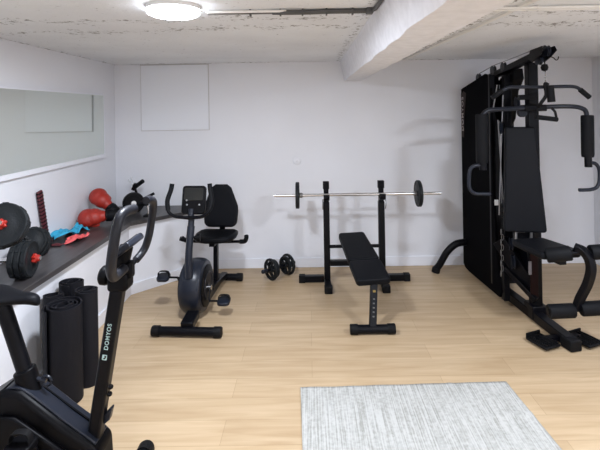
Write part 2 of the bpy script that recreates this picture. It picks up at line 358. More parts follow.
# pipes and cable on the ceiling
yp = 2.25
t = thing('ceiling_conduit', 'thin white conduit with black sheathed cable clipped to the ceiling beside the lamp', 'pipe', (0, yp, H))
MB().cyl((-0.50, yp + 0.03, H - 0.011), (0.30, yp + 0.03, H - 0.011), 0.0055, 10).build('white_pipe', mat('dark_grey_pipe', (0.16, 0.155, 0.15), 0.5), t)  # much darker grey than the pipe beside it
MB().cyl((-0.50, yp - 0.015, H - 0.011), (-0.10, yp - 0.015, H - 0.011), 0.007, 10).build('white_pipe', PIPEW, t)
MB().tube([(-0.17, yp + 0.01, H - 0.012), (-0.10, yp - 0.01, H - 0.018), (0.0, yp, H - 0.016), (0.12, yp, H - 0.014), (0.22, yp, H - 0.014), (0.30, yp, H - 0.014)], 0.0125, 10, True).build('cable', CABLE, t)
MB().box((0.315, yp, H - 0.014), (0.035, 0.045, 0.03)).build('junction', CABLE, t, bevel=0.004)
MB().tube([(0.322, yp, H - 0.012), (0.338, yp - 0.06, H - 0.012), (0.338, yp - 0.3, H - 0.014), (0.336, yp - 0.8, H - 0.014)], 0.011, 10, True).build('cable', CABLE, t)
for x in (-0.28, -0.13, -0.02, 0.10, 0.23): MB().box((x, yp, H - 0.016), (0.008, 0.03, 0.032)).build('clip', CABLE, t)
t = thing('ceiling_pipe', 'white pipe running across the ceiling right of the beam', 'pipe', (1.9, yp, H))
MB().cyl((0.70, yp + 0.03, H - 0.014), (XR, yp + 0.03, H - 0.010), 0.007, 12).build('pipe', PIPEW, t)
MB().cyl((0.70, yp - 0.01, H - 0.012), (XR, yp - 0.01, H - 0.012), 0.007, 12).build('pipe', PIPEW, t)
for x in (1.15, 2.0, 2.7): MB().box((x, yp + 0.01, H - 0.010), (0.006, 0.06, 0.016)).build('clip', PIPEW, t)
# wall pipe in the right corner
t = thing('wall_pipe', 'thin white pipe rising along the right wall near the corner', 'pipe', (XR - 0.02, 4.5, 0))
MB().cyl((XR - 0.02, 4.5, 0.10), (XR - 0.02, 4.5, H), 0.012, 12).build('pipe', PIPEW, t)
for z in (0.5, 1.4): MB().box((XR - 0.02, 4.5, z), (0.04, 0.035, 0.035)).build('clip', STEEL, t, bevel=0.004)
po = P(297, 161, D)
t = thing('wall_socket', 'small white round socket cover high on the back wall above the barbell', 'socket', (po.x, D, po.z))
MB().lathe([(0.042, 0), (0.042, -0.006), (0.036, -0.010), (0.001, -0.010)], (po.x, D, po.z), (0, 1, 0), 28).build('cover', WALL, t)
MB().box((po.x, D - 0.010, po.z), (0.014, 0.003, 0.004)).build('slot', mat('socket_grey', (0.4, 0.4, 0.4), 0.5), t)

# ------------------------------------------------------------------ rug
ra = PZ(300.5, 388.5, 0); rb = PZ(506, 382.5, 0); rc_ = PZ(561, 450, 0); rd = PZ(302.5, 450, 0)
ex = (rb - ra); dl = (rd - ra).normalized(); dr = (rc_ - rb).normalized(); L = 1.15
rd = ra + dl * L; rc_ = rb + dr * L
g = MB(); NX, NY = 90, 60; G = []
for j in range(NY + 1):
    row = []
    for i in range(NX + 1):
        s_, t_ = i / NX, j / NY; p = (ra * (1 - s_) + rb * s_) * (1 - t_) + (rd * (1 - s_) + rc_ * s_) * t_
        edge = 0.005 * noise.noise(Vector((s_ * 9, 0, 0))) if j == 0 else 0
        z = 0.007 + 0.0035 * max(0, noise.noise(Vector((s_ * 5, t_ * 3, 1)))) + 0.004 * math.exp(-((t_ - 0.30 - 0.05 * math.sin(s_ * 5)) / 0.02) ** 2) * (0.4 + 0.6 * s_) + 0.004 * math.exp(-((s_ - 0.72 - 0.15 * t_) / 0.012) ** 2) * (1 - t_)
        row.append(g.b.verts.new((p.x, p.y + edge, z)))
    G.append(row)
for j in range(NY):
    for i in range(NX): g.b.faces.new((G[j][i], G[j + 1][i], G[j + 1][i + 1], G[j][i + 1]))
o = g.build('rug', RUG, loc=(ra.x, ra.y - 0.5, 0.0), angle=60)
md = o.modifiers.new('solid', 'SOLIDIFY'); md.thickness = 0.006; md.offset = -1
tag(o, 'off-white ribbed cotton rug lying on the oak floor in the foreground', 'rug')

# ------------------------------------------------------------------ rolled exercise mats
def rolled_mat(x, y, R, h, label, ph=0, lean=(0, 0)):
    turns = 3.6 if R > 0.085 else 2.6; th = 0.009; pitch = (R - 0.028) / turns; n = int(turns * 26); b = MB()
    I0, O0, I1, O1 = [], [], [], []
    for k in range(n + 1):
        a = 2 * PI * turns * k / n; r = 0.028 + pitch * a / (2 * PI); r2 = r * (1 + 0.03 * math.sin(2 * a + ph)); ca, sa = math.cos(a + ph), math.sin(a + ph)
        for L_, rr, z in ((I0, r2 - th / 2, 0.0), (O0, r2 + th / 2, 0.0), (I1, r2 - th / 2, h), (O1, r2 + th / 2, h)):
            zz = z + (0.006 * math.sin(a * 1.3 + ph) if z > 0 else 0)
            L_.append(b.b.verts.new((x + ca * rr + lean[0] * z, y + sa * rr + lean[1] * z, zz)))
    for k in range(n):
        b.b.faces.new((O0[k], O0[k + 1], O1[k + 1], O1[k])); b.b.faces.new((I0[k + 1], I0[k], I1[k], I1[k + 1]))
        b.b.faces.new((I1[k], O1[k], O1[k + 1], I1[k + 1])); b.b.faces.new((I0[k], I0[k + 1], O0[k + 1], O0[k]))
    for k in (0, n): b.b.faces.new((I0[k], O0[k], O1[k], I1[k]))
    o = b.build('rolled_mat', MATF, loc=(x, y, 0), angle=40)
    tag(o, label, 'exercise mat', 'rolled exercise mats')
rolled_mat(-1.425, 2.59, 0.104, 0.555, 'rolled black exercise mat standing nearest, in front of the other rolls', 0.5)
rolled_mat(-1.378, 2.772, 0.072, 0.57, 'narrower rolled black mat standing rightmost of the rolls', 2.2)
rolled_mat(-1.568, 2.738, 0.058, 0.55, 'rolled black mat standing leftmost, tight against the low wall', 4.0)
rolled_mat(-1.530, 2.888, 0.076, 0.575, 'rolled black mat standing at the back of the cluster of rolls', 1.2)

# ------------------------------------------------------------------ foreground upright bike (faces +X)
BY = 1.90
t = thing('exercise_bike', 'large black upright exercise bike with curved foam handlebars, cut off by the photo left edge', 'exercise bike', (-1.1, BY, 0))
def bp(px, py, dy=0.0): return P(px, py, BY + dy)
# shell : side profile in XZ, with light on the top painted as a paler strip
PX = -0.03
prof = [(-1.48, 0.20), (-1.42, 0.36), (-1.33, 0.47), (-1.24, 0.525), (-1.16, 0.515), (-0.99, 0.38), (-0.88, 0.30), (-0.845, 0.265), (-0.84, 0.16), (-0.90, 0.09), (-1.35, 0.08)]
MB().prism(prof, (PX, BY, 0), (1, 0, 0), (0, 0, 1), 0.15).build('body_shell', BLACK, t, bevel=0.022, bseg=4)
MB().barpath([(-1.36, BY, 0.43), (-1.30, BY, 0.487), (-1.245, BY, 0.524), (-1.19, BY, 0.515), (-1.10, BY, 0.450), (-1.02, BY, 0.385), (-0.93, BY, 0.318), (-0.895, BY, 0.288)], 0.105, 0.012, (0, 1, 0), True, 3).build('lit_top_strip', GREYP, t, bevel=0.004)
prof2 = [(-1.44, 0.22), (-1.36, 0.36), (-1.23, 0.435), (-1.17, 0.43), (-0.96, 0.28), (-0.89, 0.22), (-0.90, 0.13), (-1.34, 0.11)]
MB().prism(prof2, (PX, BY - 0.084, 0), (1, 0, 0), (0, 0, 1), 0.026).build('side_cover', BLACK, t, bevel=0.008, bseg=3)
MB().prism(prof2, (PX, BY + 0.084, 0), (1, 0, 0), (0, 0, 1), 0.026).build('side_cover', BLACK, t, bevel=0.008, bseg=3)
MB().barpath([(-1.16, BY + 0.015, 0.500), (-1.02, BY + 0.015, 0.392), (-0.92, BY + 0.015, 0.318)], 0.008, 0.012, (0, 1, 0)).build('top_seam', BLACK, t)
# column
c0 = P(94.5, 440, BY); c1 = P(119.5, 280, BY)
MB().bar(c0, c1, 0.062, 0.054, (1, 0, 0)).build('column', SATIN, t, bevel=0.014, bseg=4)
cdir = (c1 - c0).normalized(); cn = Vector((0, -1, 0))
tx = text('printed_name', 'DOMYOS', 0.024, LETTER, t, P(108, 337, BY - 0.0325), cdir, Vector((-cdir.z, 0, cdir.x)))
tx['label'] = 'pale printed letters on the column'
lg = MB(); lc0 = P(104.5, 357.5, BY - 0.032); ccx = Vector((cdir.z, 0, -cdir.x))
lg.rprism(0.020, 0.022, 0.003, lc0, ccx, cdir, 0.001).build('printed_logo', LETTER, t)
MB().prism([(-0.006, -0.006), (0.001, 0.001), (-0.002, 0.007), (0.007, 0.007), (0.005, -0.003), (0.0, -0.008)], lc0 + Vector((0, -0.0008, 0)), ccx, cdir, 0.0008).build('logo_mark', BLACK, t)
for k, s_ in enumerate((0.235, 0.205)):
    q = c0 + cdir * s_; MB().lathe([(0.010, 0), (0.010, 0.010), (0.006, 0.016), (0.001, 0.017)], q + Vector((0.031, -0.012, 0)), (1, 0, -0.1), 14).build('bolt', SATIN, t)
MB().prism([(0, 0), (0.03, 0.03), (0.036, 0.028), (0.024, -0.02), (0.0, -0.04)], c0 + cdir * 0.10 + Vector((0.02, 0.02, 0)), (1, 0, 0), (0, 0, 1), 0.03).build('column_fin', GREYP, t, bevel=0.005)
MB().lathe([(0.016, 0), (0.016, 0.02), (0.036, 0.022), (0.040, 0.03), (0.040, 0.05), (0.03, 0.058), (0.001, 0.06)], c0 + cdir * 0.70 + Vector((-0.025, 0, 0)), (-1, 0, 0.12), 20).build('adjusting_knob', BLACK, t, bevel=0.002)
MB().box(c1 + Vector((0.004, 0, 0.0)), (0.085, 0.085, 0.075)).build('clamp', BLACK, t, bevel=0.015, bseg=3)
# handlebar
hb = [P(124, 268.5, BY - 0.06), P(119, 273, BY - 0.10), P(113.5, 277, BY - 0.15), P(111, 270, BY - 0.19), P(112, 257, BY - 0.21), P(114, 243, BY - 0.21), P(116.5, 228, BY - 0.20), P(120.5, 216, BY - 0.17), P(127, 210.8, BY - 0.12), P(134, 209, BY - 0.07)]
MB().tube(hb, 0.0195, 16, True, 8).build('hand_grip', GFOAM, t)
hb2 = [P(124, 269, BY + 0.04), P(130, 266, BY + 0.10), P(136, 259.5, BY + 0.16)]
MB().tube([P(122, 269, BY - 0.06)] + hb2, 0.012, 14, True, 6).build('handlebar', SATIN, t)
hb3 = [P(136, 260, BY + 0.165), P(141, 254, BY + 0.2), P(145.5, 246.5, BY + 0.22), P(149, 235, BY + 0.22), P(151.3, 222, BY + 0.22), P(153.2, 209, BY + 0.20), P(153, 201.5, BY + 0.17), P(149.5, 199.5, BY + 0.12), P(146, 200.5, BY + 0.09)]
MB().tube(hb3, 0.0175, 16, True, 8).build('hand_grip', GFOAM, t)
# console, tilted towards the saddle
k0 = P(127, 252, BY); cu_ = (P(136, 239, BY + 0.02) - P(117, 253, BY + 0.02)).normalized(); cu_.y = 0; cu_.normalize()
R = Matrix((cu_, Vector((0, 1, 0)), cu_.cross(Vector((0, 1, 0))))).transposed()
kc = P(126.5, 246.5, BY + 0.0)
cs = MB().box(kc, (0.105, 0.16, 0.030), R).build('console', GREYP, t, bevel=0.010, bseg=3)
MB().box(kc + (R @ Vector((0.0, 0, 0.016))) * (1 if (R @ Vector((0, 0, 1))).x < 0 else -1), (0.08, 0.12, 0.003), R).build('console_screen', SCREEN, cs)
MB().tube([c1 + Vector((0.0, 0, 0.03)), c1 + Vector((0.015, 0, 0.09)), kc], (0.036, 0.028), 14, True).build('console_mount', BLACK, t)
MB().box(c1 + Vector((0.042, -0.0, 0.045)), (0.035, 0.05, 0.07)).build('console_bracket', BLACK, t, bevel=0.01)
# saddle post and saddle
s0 = Vector((-1.185, BY, 0.48)); s1 = Vector((-1.305, BY, 0.86))
MB().cyl(s0, s1, 0.030, 20).build('seat_post', SATIN, t)
sd_ = (s1 - s0).normalized()
MB().cyl(s0 - sd_ * 0.01, s0 + sd_ * 0.10, 0.043, 20).build('post_collar', BLACK, t, bevel=0.006)
MB().cyl(s0 + sd_ * 0.06 + Vector((0.03, 0, 0)), s0 + sd_ * 0.045 + Vector((0.075, 0, -0.0)), 0.009, 12).build('collar_pin', GREYP, t)
MB().tube([s0 + sd_ * 0.045 + Vector((0.075 + 0.022 * math.cos(a), 0.0, 0.022 * math.sin(a))) for a in [i * PI / 8 for i in range(16)]], 0.005, 8).build('pin_ring', GREYP, t)
sd = MB()
prf = [(-1.47, 0.03, 0.0), (-1.455, 0.095, 0.012), (-1.41, 0.12, 0.022), (-1.35, 0.11, 0.022), (-1.29, 0.075, 0.015), (-1.23, 0.045, 0.010), (-1.18, 0.033, 0.008), (-1.155, 0.024, -0.002), (-1.145, 0.008, -0.012)]
rows = []
for x, w_, dz in prf:
    row = []
    for j in range(14):
        a = 2 * PI * j / 14; zz = math.sin(a); row.append(sd.b.verts.new((x, BY + w_ * math.cos(a), 0.868 + dz + (0.020 if zz > 0 else 0.026) * zz * (0.5 if x in (-1.47, -1.145) else 1))))
    rows.append(row)
for i in range(len(rows) - 1):
    for j in range(14): sd.b.faces.new((rows[i][j], rows[i + 1][j], rows[i + 1][(j + 1) % 14], rows[i][(j + 1) % 14]))
sd.b.faces.new(rows[0]); sd.b.faces.new(rows[-1][::-1])
o = sd.build('saddle', VINYL, t, angle=180); mdd = o.modifiers.new('s', 'SUBSURF'); mdd.levels = 1; mdd.render_levels = 2
# cranks, pedals, feet
cc = Vector((-1.10, BY, 0.27))
for sgn in (-1, 1):
    hub = cc + Vector((0, sgn * 0.105, 0)); ped = hub + Vector((-0.02 * -sgn, sgn * 0.012, 0.11 * -sgn))
    MB().bar(hub, ped, 0.022, 0.014, (0, 1, 0)).build('crank', SATIN, t, bevel=0.004)
    MB().cyl(cc + Vector((0, sgn * 0.09, 0)), cc + Vector((0, sgn * 0.125, 0)), 0.026, 18).build('crank_hub', SATIN, t)
    pd = MB().rprism(0.10, 0.085, 0.02, ped + Vector((0, sgn * 0.06, 0)), (1, 0, 0), (0, 1, 0), 0.026).build('pedal', BLACK, t, bevel=0.005)
    MB().barpath([ped + Vector((-0.04, sgn * 0.06, 0.0)), ped + Vector((-0.03, sgn * 0.06, 0.05)), ped + Vector((0.03, sgn * 0.06, 0.05)), ped + Vector((0.04, sgn * 0.06, 0))], 0.03, 0.003, (0, 1, 0)).build('strap', RUBBER, pd)
for x, l in ((-0.80, 0.50), (-1.45, 0.46)):
    yc = BY if x > -1 else BY - 0.02
    ft = MB().cyl((x, yc - l / 2, 0.04), (x, yc + l / 2, 0.04), 0.032, 20).build('foot_bar', SATIN, t)
    for sgn in (-1, 1): MB().lathe([(0.039, 0), (0.039, 0.045), (0.034, 0.055), (0.001, 0.056)], (x, yc + sgn * (l / 2 - 0.035), 0.039), (0, sgn, 0), 20).build('end_cap', RUBBER, ft)
MB().bar((-0.90, BY, 0.14), (-0.80, BY, 0.05), 0.06, 0.05).build('foot_bracket', SATIN, t, bevel=0.006)
MB().bar((-1.38, BY, 0.12), (-1.45, BY, 0.05), 0.06, 0.05).build('foot_bracket', SATIN, t, bevel=0.006)

# ------------------------------------------------------------------ bike with backrest (local: front foot at y=0, back to +y)
t = thing('recumbent_bike', 'dark recumbent exercise bike with padded backrest, standing by the back wall', 'exercise bike', (-0.915, 3.30, 0), math.radians(-4.2), local=True)
for y, l in ((0.0, 0.48), (1.08, 0.40)):
    ft = MB().cyl((-l / 2 - 0.04 * y, y, 0.040), (l / 2 - 0.04 * y, y, 0.040), 0.033, 20).build('foot_bar', SATIN, t)
    for sgn in (-1, 1): MB().lathe([(0.039, 0), (0.039, 0.045), (0.035, 0.055), (0.001, 0.056)], (sgn * (l / 2 - 0.035) - 0.04 * y, y, 0.040), (sgn, 0, 0), 20).build('end_cap', RUBBER, ft)
MB().bar((0, 0.0, 0.075), (0, 0.16, 0.10), 0.095, 0.06).build('front_bracket', SATIN, t, bevel=0.008)
MB().barpath([(0, 0.3, 0.085), (0, 0.62, 0.085), (0, 0.85, 0.09), (0, 1.08, 0.06)], 0.06, 0.055).build('main_beam', SATIN, t, bevel=0.008)
hp = [(0.06, -0.09), (0.16, -0.09), (0.195, -0.080), (0.212, -0.052), (0.216, 0), (0.212, 0.052), (0.195, 0.080), (0.16, 0.09), (0.06, 0.09)]
MB().lathe(hp, (-0.045, 0.365, 0.238), (1, 0, 0), 48).build('flywheel_housing', GREYP, t)
for sgn in (-1, 1):
    dk = MB().lathe([(0.165, 0), (0.165, 0.006), (0.155, 0.010), (0.05, 0.012), (0.001, 0.012)], (-0.045 + sgn * 0.089, 0.365, 0.238), (sgn, 0, 0), 40).build('side_disc', BLACK, t)
    MB().lathe([(0.112, 0.012), (0.112, 0.016), (0.10, 0.016), (0.10, 0.012)], (-0.045 + sgn * 0.089, 0.365, 0.238), (sgn, 0, 0), 40).build('trim_ring', GREYP, dk)
ch = Vector((-0.05, 0.38, 0.215))
for sgn, dy, dz in ((1, -0.06, -0.085), (-1, -0.02, 0.085)):
    hub = ch + Vector((sgn * 0.115, 0, 0)); ped = hub + Vector((sgn * 0.01 if sgn > 0 else -0.03, dy, dz))
    MB().cyl(ch + Vector((sgn * 0.07, 0, 0)), hub + Vector((sgn * 0.012, 0, 0)), 0.02, 16).build('crank_hub', CHROME if sgn > 0 else SATIN, t)
    MB().bar(hub, ped, 0.024, 0.012, (1, 0, 0)).build('crank', SATIN, t, bevel=0.004)
    MB().cyl(ped, ped + Vector((sgn * 0.09, 0, 0)), 0.008, 10).build('pedal_axle', SATIN, t)
    pd = MB().rprism(0.10, 0.10, 0.03, ped + Vector((sgn * 0.12, 0, 0)), (1, 0, 0), (0, 1, 0.25), 0.028).build('pedal', GREYP, t, bevel=0.006)
    MB().barpath([ped + Vector((sgn * 0.12 - 0.045, 0, 0)), ped + Vector((sgn * 0.12 - 0.035, 0, 0.045)), ped + Vector((sgn * 0.12 + 0.035, 0, 0.045)), ped + Vector((sgn * 0.12 + 0.045, 0, 0))], 0.03, 0.004, (0, 1, 0)).build('strap', RUBBER, pd)
MB().tube([(-0.045, 0.20, 0.36), (-0.048, 0.205, 0.52), (-0.043, 0.235, 0.68), (-0.040, 0.26, 0.80)], (0.031, 0.024), 18, True).build('column', GREYP, t)
MB().cyl((-0.043, 0.225, 0.66), (-0.040, 0.25, 0.75), 0.029, 18).build('column_collar', GREYP, t, bevel=0.004)
MB().lathe([(0.012, 0), (0.012, 0.02), (0.03, 0.024), (0.03, 0.05), (0.001, 0.054)], (-0.015, 0.24, 0.66), (1, 0.1, 0), 16).build('tension_knob', BLACK, t)
MB().tube([(-0.200, 0.28, 1.075), (-0.208, 0.27, 1.03), (-0.225, 0.24, 0.95), (-0.212, 0.22, 0.875), (-0.165, 0.21, 0.838), (-0.090, 0.21, 0.826), (-0.040, 0.21, 0.824), (0.010, 0.21, 0.826), (0.075, 0.21, 0.838), (0.115, 0.22, 0.88), (0.132, 0.24, 0.95), (0.112, 0.27, 1.03), (0.105, 0.28, 1.07)], 0.0135, 14, True).build('handlebar', SATIN, t)
for sgn, xs in ((-1, (-0.160, -0.185)), (1, (0.145, 0.172))):
    MB().tube([(xs[0] - 0.04, 0.28, 1.078), (xs[0] - 0.04 + sgn * .007, 0.27, 1.03), (xs[1] - 0.04, 0.24, 0.95), (xs[1] - 0.04 - sgn * .012, 0.22, 0.88)], 0.0185, 14, True).build('hand_grip', FOAM, t)
ux = Vector((1, 0, 0)); uy = Vector((-0.040, 0.35, 0.94)).normalized()
cs = MB().rprism(0.19, 0.225, 0.025, (-0.028, 0.295, 0.945), ux, uy, 0.035).build('console', BLACK, t, bevel=0.007, bseg=3)
nrm = ux.cross(uy) * 0.018
MB().rprism(0.155, 0.10, 0.012, V((-0.028, 0.295, 0.945)) + nrm + uy * 0.045, ux, uy, 0.003).build('console_screen', SCREEN, cs)
for bx, by in ((-0.05, -0.04), (0.05, -0.04), (-0.055, -0.005)): MB().lathe([(0.007, 0), (0.007, 0.004), (0.001, 0.005)], V((-0.028, 0.295, 0.945)) + nrm + ux * bx + uy * by, nrm, 12).build('button', STEEL, cs)
MB().tube([(-0.040, 0.24, 0.80), (-0.040, 0.265, 0.88)], 0.024, 14).build('console_mount', GREYP, t)
# seat
MB().bar((0, 0.78, 0.09), (0, 0.80, 0.48), 0.038, 0.05, (0, 1, 0)).build('seat_post', SATIN, t, bevel=0.005)
MB().bar((0, 0.76, 0.10), (0, 0.60, 0.11), 0.06, 0.05).build('post_foot', SATIN, t, bevel=0.005)
MB().bar((0, 0.66, 0.478), (0, 1.02, 0.478), 0.05, 0.04).build('seat_rail', SATIN, t, bevel=0.005)
st_ = [(-0.05, -0.165), (0.05, -0.165), (0.12, -0.14), (0.175, -0.08), (0.19, 0.02), (0.18, 0.12), (0.14, 0.165), (-0.14, 0.165), (-0.18, 0.12), (-0.19, 0.02), (-0.175, -0.08), (-0.12, -0.14)]
MB().prism(st_, (0, 0.79, 0.518), (1, 0, 0), (0, 1, 0), 0.055).build('seat', VINYL, t, bevel=0.022, bseg=4)
MB().tube([(-0.29, 0.73, 0.525), (-0.25, 0.75, 0.49), (-0.18, 0.78, 0.472), (0, 0.78, 0.468), (0.18, 0.78, 0.472), (0.25, 0.75, 0.482), (0.28, 0.74, 0.49)], 0.013, 12, True).build('side_handlebar', SATIN, t)
MB().tube([(0.235, 0.755, 0.480), (0.28, 0.735, 0.490), (0.298, 0.72, 0.525), (0.298, 0.715, 0.545)], 0.020, 14, True).build('hand_grip', FOAM, t)
MB().tube([(-0.235, 0.755, 0.480), (-0.275, 0.735, 0.500), (-0.305, 0.72, 0.515)], 0.020, 14, True).build('hand_grip', FOAM, t)
MB().barpath([(0.0, 0.95, 0.46), (0.0, 1.02, 0.48), (0.0, 1.03, 0.60), (0, 1.05, 0.80)], 0.05, 0.02).build('back_support', SATIN, t)
bk = [(-0.12, -0.195), (0.12, -0.195), (0.155, -0.165), (0.165, -0.05), (0.162, 0.0), (0.125, 0.10), (0.095, 0.175), (0.055, 0.205), (-0.055, 0.205), (-0.095, 0.175), (-0.125, 0.10), (-0.162, 0.0), (-0.165, -0.05), (-0.155, -0.165)]
MB().prism(bk, (0.0, 0.99, 0.748), (1, 0, 0), (0, 0.12, 0.99), 0.06).build('backrest', VINYL, t, bevel=0.022, bseg=4)

# ------------------------------------------------------------------ dumbbell with spoked plates, by the back wall
def spoked_plate(c, ax, R, th):
    b = MB(); b.lathe([(R * 0.80, -th / 2), (R * 0.97, -th / 2), (R, -th / 4), (R, th / 4), (R * 0.97, th / 2), (R * 0.80, th / 2), (R * 0.80, -th / 2)], c, ax, 32, False)
    b.lathe([(R * 0.30, -th / 2), (R * 0.32, th / 2)], c, ax, 20)
    a = V(ax).normalized(); u = Vector((0, 0, 1)); u = (u - a * u.dot(a)).normalized(); v = a.cross(u)
    for k in range(5):
        an = 2 * PI * k / 5 + 0.3; d = u * math.cos(an) + v * math.sin(an); b.bar(V(c) + d * R * 0.25, V(c) + d * R * 0.8, th * 0.7, R * 0.15, a)
    return b
a1 = P(271, 269, 4.38); a2 = P(288, 265.5, 4.52); a1.z = a2.z = 0.105; ax = (a2 - a1).normalized()
t = thing('dumbbell', 'dumbbell with spoked black plates lying on the floor by the back wall', 'dumbbell', (a1.x, a1.y, 0))
MB().cyl(a1 - ax * 0.09, a2 + ax * 0.07, 0.0125, 16).build('bar', SATIN, t)
MB().lathe([(0.02, 0), (0.02, 0.05), (0.016, 0.055), (0.001, 0.055)], a1 - ax * 0.05, -ax, 16).build('end_grip', GREYP, t)
MB().lathe([(0.02, 0), (0.02, 0.05), (0.016, 0.055), (0.001, 0.055)], a2 + ax * 0.03, ax, 16).build('end_grip', GREYP, t)
for q, R in ((a1, 0.104), (a1 + ax * 0.034, 0.088), (a2 - ax * 0.034, 0.088), (a2, 0.104)):
    spoked_plate(q, ax, R, 0.026).build('weight_plate', PLATE, t, bevel=0.002)

# ------------------------------------------------------------------ weight bench rack
YR = 4.25
rx0 = P(327, 250, YR).x; rx1 = P(382, 250, YR).x; rxc = (rx0 + rx1) / 2
t = thing('barbell_rack', 'black squat rack with two uprights standing before the back wall', 'weight rack', (rxc, YR, 0))
for k, x in enumerate((rx0, rx1)):
    MB().bar((x, YR, 0.05), (x - 0.0, YR + 0.01, 0.78), 0.058, 0.058, (0, 1, 0)).build('upright', SATIN, t, bevel=0.006)
    iu = MB().bar((x, YR + 0.01, 0.76), (x, YR + 0.015, 0.965), 0.046, 0.046, (0, 1, 0)).build('inner_upright', SATIN, t, bevel=0.004)
    MB().bar((x, YR + 0.012, 0.90), (x, YR + 0.015, 0.972), 0.058, 0.055, (0, 1, 0)).build('end_cap', BLACK, iu, bevel=0.004)
    MB().barpath([(x, YR - 0.02, 0.80), (x, YR - 0.06, 0.812), (x, YR - 0.095, 0.83), (x, YR - 0.10, 0.865)], 0.055, 0.012).build('bar_hook', SATIN, t)
    MB().tube([(x - 0.034 + k * 0.068, YR - 0.03, 0.81), (x - 0.036 + k * 0.072, YR - 0.05, 0.76), (x - 0.034 + k * 0.068, YR - 0.03, 0.715)], 0.005, 8, True).build('lock_pin', STEEL, t)
    MB().bar((x, YR + 0.06, 0.035), (x, YR - 0.215, 0.035), 0.058, 0.055).build('foot_rail', SATIN, t, bevel=0.005)
    MB().bar((x, YR - 0.17, 0.034), (x, YR - 0.235, 0.034), 0.072, 0.066).build('foot_cap', RUBBER, t, bevel=0.008)
cr0 = P(300, 278, YR + 0.06).x; cr1 = P(409, 275, YR + 0.06).x
MB().bar((cr0 + 0.03, YR + 0.07, 0.034), (rx0 - 0.03, YR + 0.07, 0.034), 0.058, 0.058).build('side_rail', SATIN, t, bevel=0.005)
MB().bar((rx1 + 0.03, YR + 0.07, 0.034), (cr1 - 0.03, YR + 0.07, 0.034), 0.058, 0.058).build('side_rail', SATIN, t, bevel=0.005)
for x in (cr0 + 0.02, cr1 - 0.02): MB().box((x, YR + 0.07, 0.034), (0.06, 0.068, 0.068)).build('foot_cap', RUBBER, t, bevel=0.006)
MB().bar((rx0, YR + 0.01, 0.20), (rx1, YR + 0.01, 0.20), 0.05, 0.05).build('cross_bar', SATIN, t, bevel=0.004)
MB().cyl((rx0, YR + 0.01, 0.355), (rx1, YR + 0.01, 0.355), 0.016, 14).build('cross_bar', SATIN, t)
# barbell
YBAR = YR - 0.065; zb = 0.858
b0 = P(274, 194.5, YBAR); b1 = P(441, 193, YBAR)
t = thing('barbell', 'chrome barbell with one black plate at each end resting on the rack', 'barbell', ((b0.x + b1.x) / 2, YBAR, zb))
MB().cyl((b0.x, YBAR, zb), (b1.x, YBAR, zb), 0.0135, 18).build('bar', CHROME, t)
for px, R, sgn in ((297.5, 0.122, -1), (418.5, 0.122, 1)):
    x = P(px, 194, YBAR).x
    MB().lathe([(0.014, -0.017), (0.09, -0.017), (0.10, -0.012), (0.105, -0.017), (R - 0.004, -0.017), (R, -0.012), (R, 0.012), (R - 0.004, 0.017), (0.105, 0.017), (0.10, 0.012), (0.09, 0.017), (0.014, 0.017)], (x, YBAR, zb), (1, 0, 0), 40).build('weight_plate', PLATE, t)
    MB().lathe([(0.02, 0), (0.024, 0.004), (0.024, 0.022), (0.018, 0.03)], (x - 0.018 * sgn, YBAR, zb), (-sgn, 0, 0), 18).build('collar', STEEL, t)

# ------------------------------------------------------------------ bench
q0 = P(372, 331, 3.34); q1 = P(351, 235, 4.08)
t = thing('weight_bench', 'black padded weight bench sloping down towards the room, set into the rack', 'bench', (q0.x, 3.36, 0))
bx0 = q0.x; bx1 = q1.x; yb0 = 3.30
pn = P(374, 285, 3.42)
PA = Vector((pn.x, 3.40, 0.338)); PB = Vector((q1.x, 4.08, 0.515)); dv = (PB - PA).normalized(); side = dv.cross(Vector((0, 0, 1))).normalized(); upn = side.cross(dv)
Ls = 0.27; Lb = (PB - PA).length - Ls - 0.012
MB().rprism(0.268, Ls, 0.028, PA + dv * Ls / 2, side, dv, 0.055, 0.985).build('seat', VINYL, t, bevel=0.014, bseg=4)
MB().rprism(0.262, Lb, 0.028, PA + dv * (Ls + 0.012 + Lb / 2), side, dv, 0.055, 0.90).build('backrest', VINYL, t, bevel=0.014, bseg=4)
MB().bar(PA + dv * 0.08 - upn * 0.055, PB - dv * 0.08 - upn * 0.055, 0.05, 0.045).build('pad_rail', SATIN, t, bevel=0.004)
MB().bar((bx0, yb0 + 0.0, 0.05), (PA.x, yb0 + 0.13, 0.315), 0.052, 0.045, (0, 1, 0)).build('front_leg', SATIN, t, bevel=0.004)
mat_mark = mat('worn_mark', (0.12, 0.12, 0.12), 0.5)
l0, l1 = Vector((bx0, yb0, 0.05)), Vector((PA.x, yb0 + 0.13, 0.315)); ld_ = (l1 - l0).normalized(); fn = Vector((0, -1, 0)) - ld_ * Vector((0, -1, 0)).dot(ld_); fn.normalize()
for k, s_ in enumerate((0.07, 0.10, 0.13, 0.16, 0.19)):
    MB().box(l0 + ld_ * s_ + fn * 0.0232, (0.013, 0.003, 0.010)).build('scale_mark', mat_mark, t)
MB().box(l0 + ld_ * 0.245 + fn * 0.026, (0.02, 0.01, 0.014)).build('lock_plate', mat('brass_sticker', (0.25, 0.17, 0.05), 0.4), t)
fw = 0.165
fb = MB().cyl((bx0 - fw + .03, yb0, 0.036), (bx0 + fw - .03, yb0, 0.036), 0.032, 20).build('foot_bar', SATIN, t)
for sgn in (-1, 1): MB().lathe([(0.037, 0), (0.037, 0.05), (0.033, 0.056), (0.001, 0.056)], (bx0 + sgn * (fw - 0.055), yb0, 0.037), (sgn, 0, 0), 20).build('end_cap', RUBBER, fb)
MB().bar(PB - dv * 0.03 - upn * 0.06, (PB.x, YR - 0.01, 0.385), 0.045, 0.03).build('rear_hook', SATIN, t, bevel=0.004)

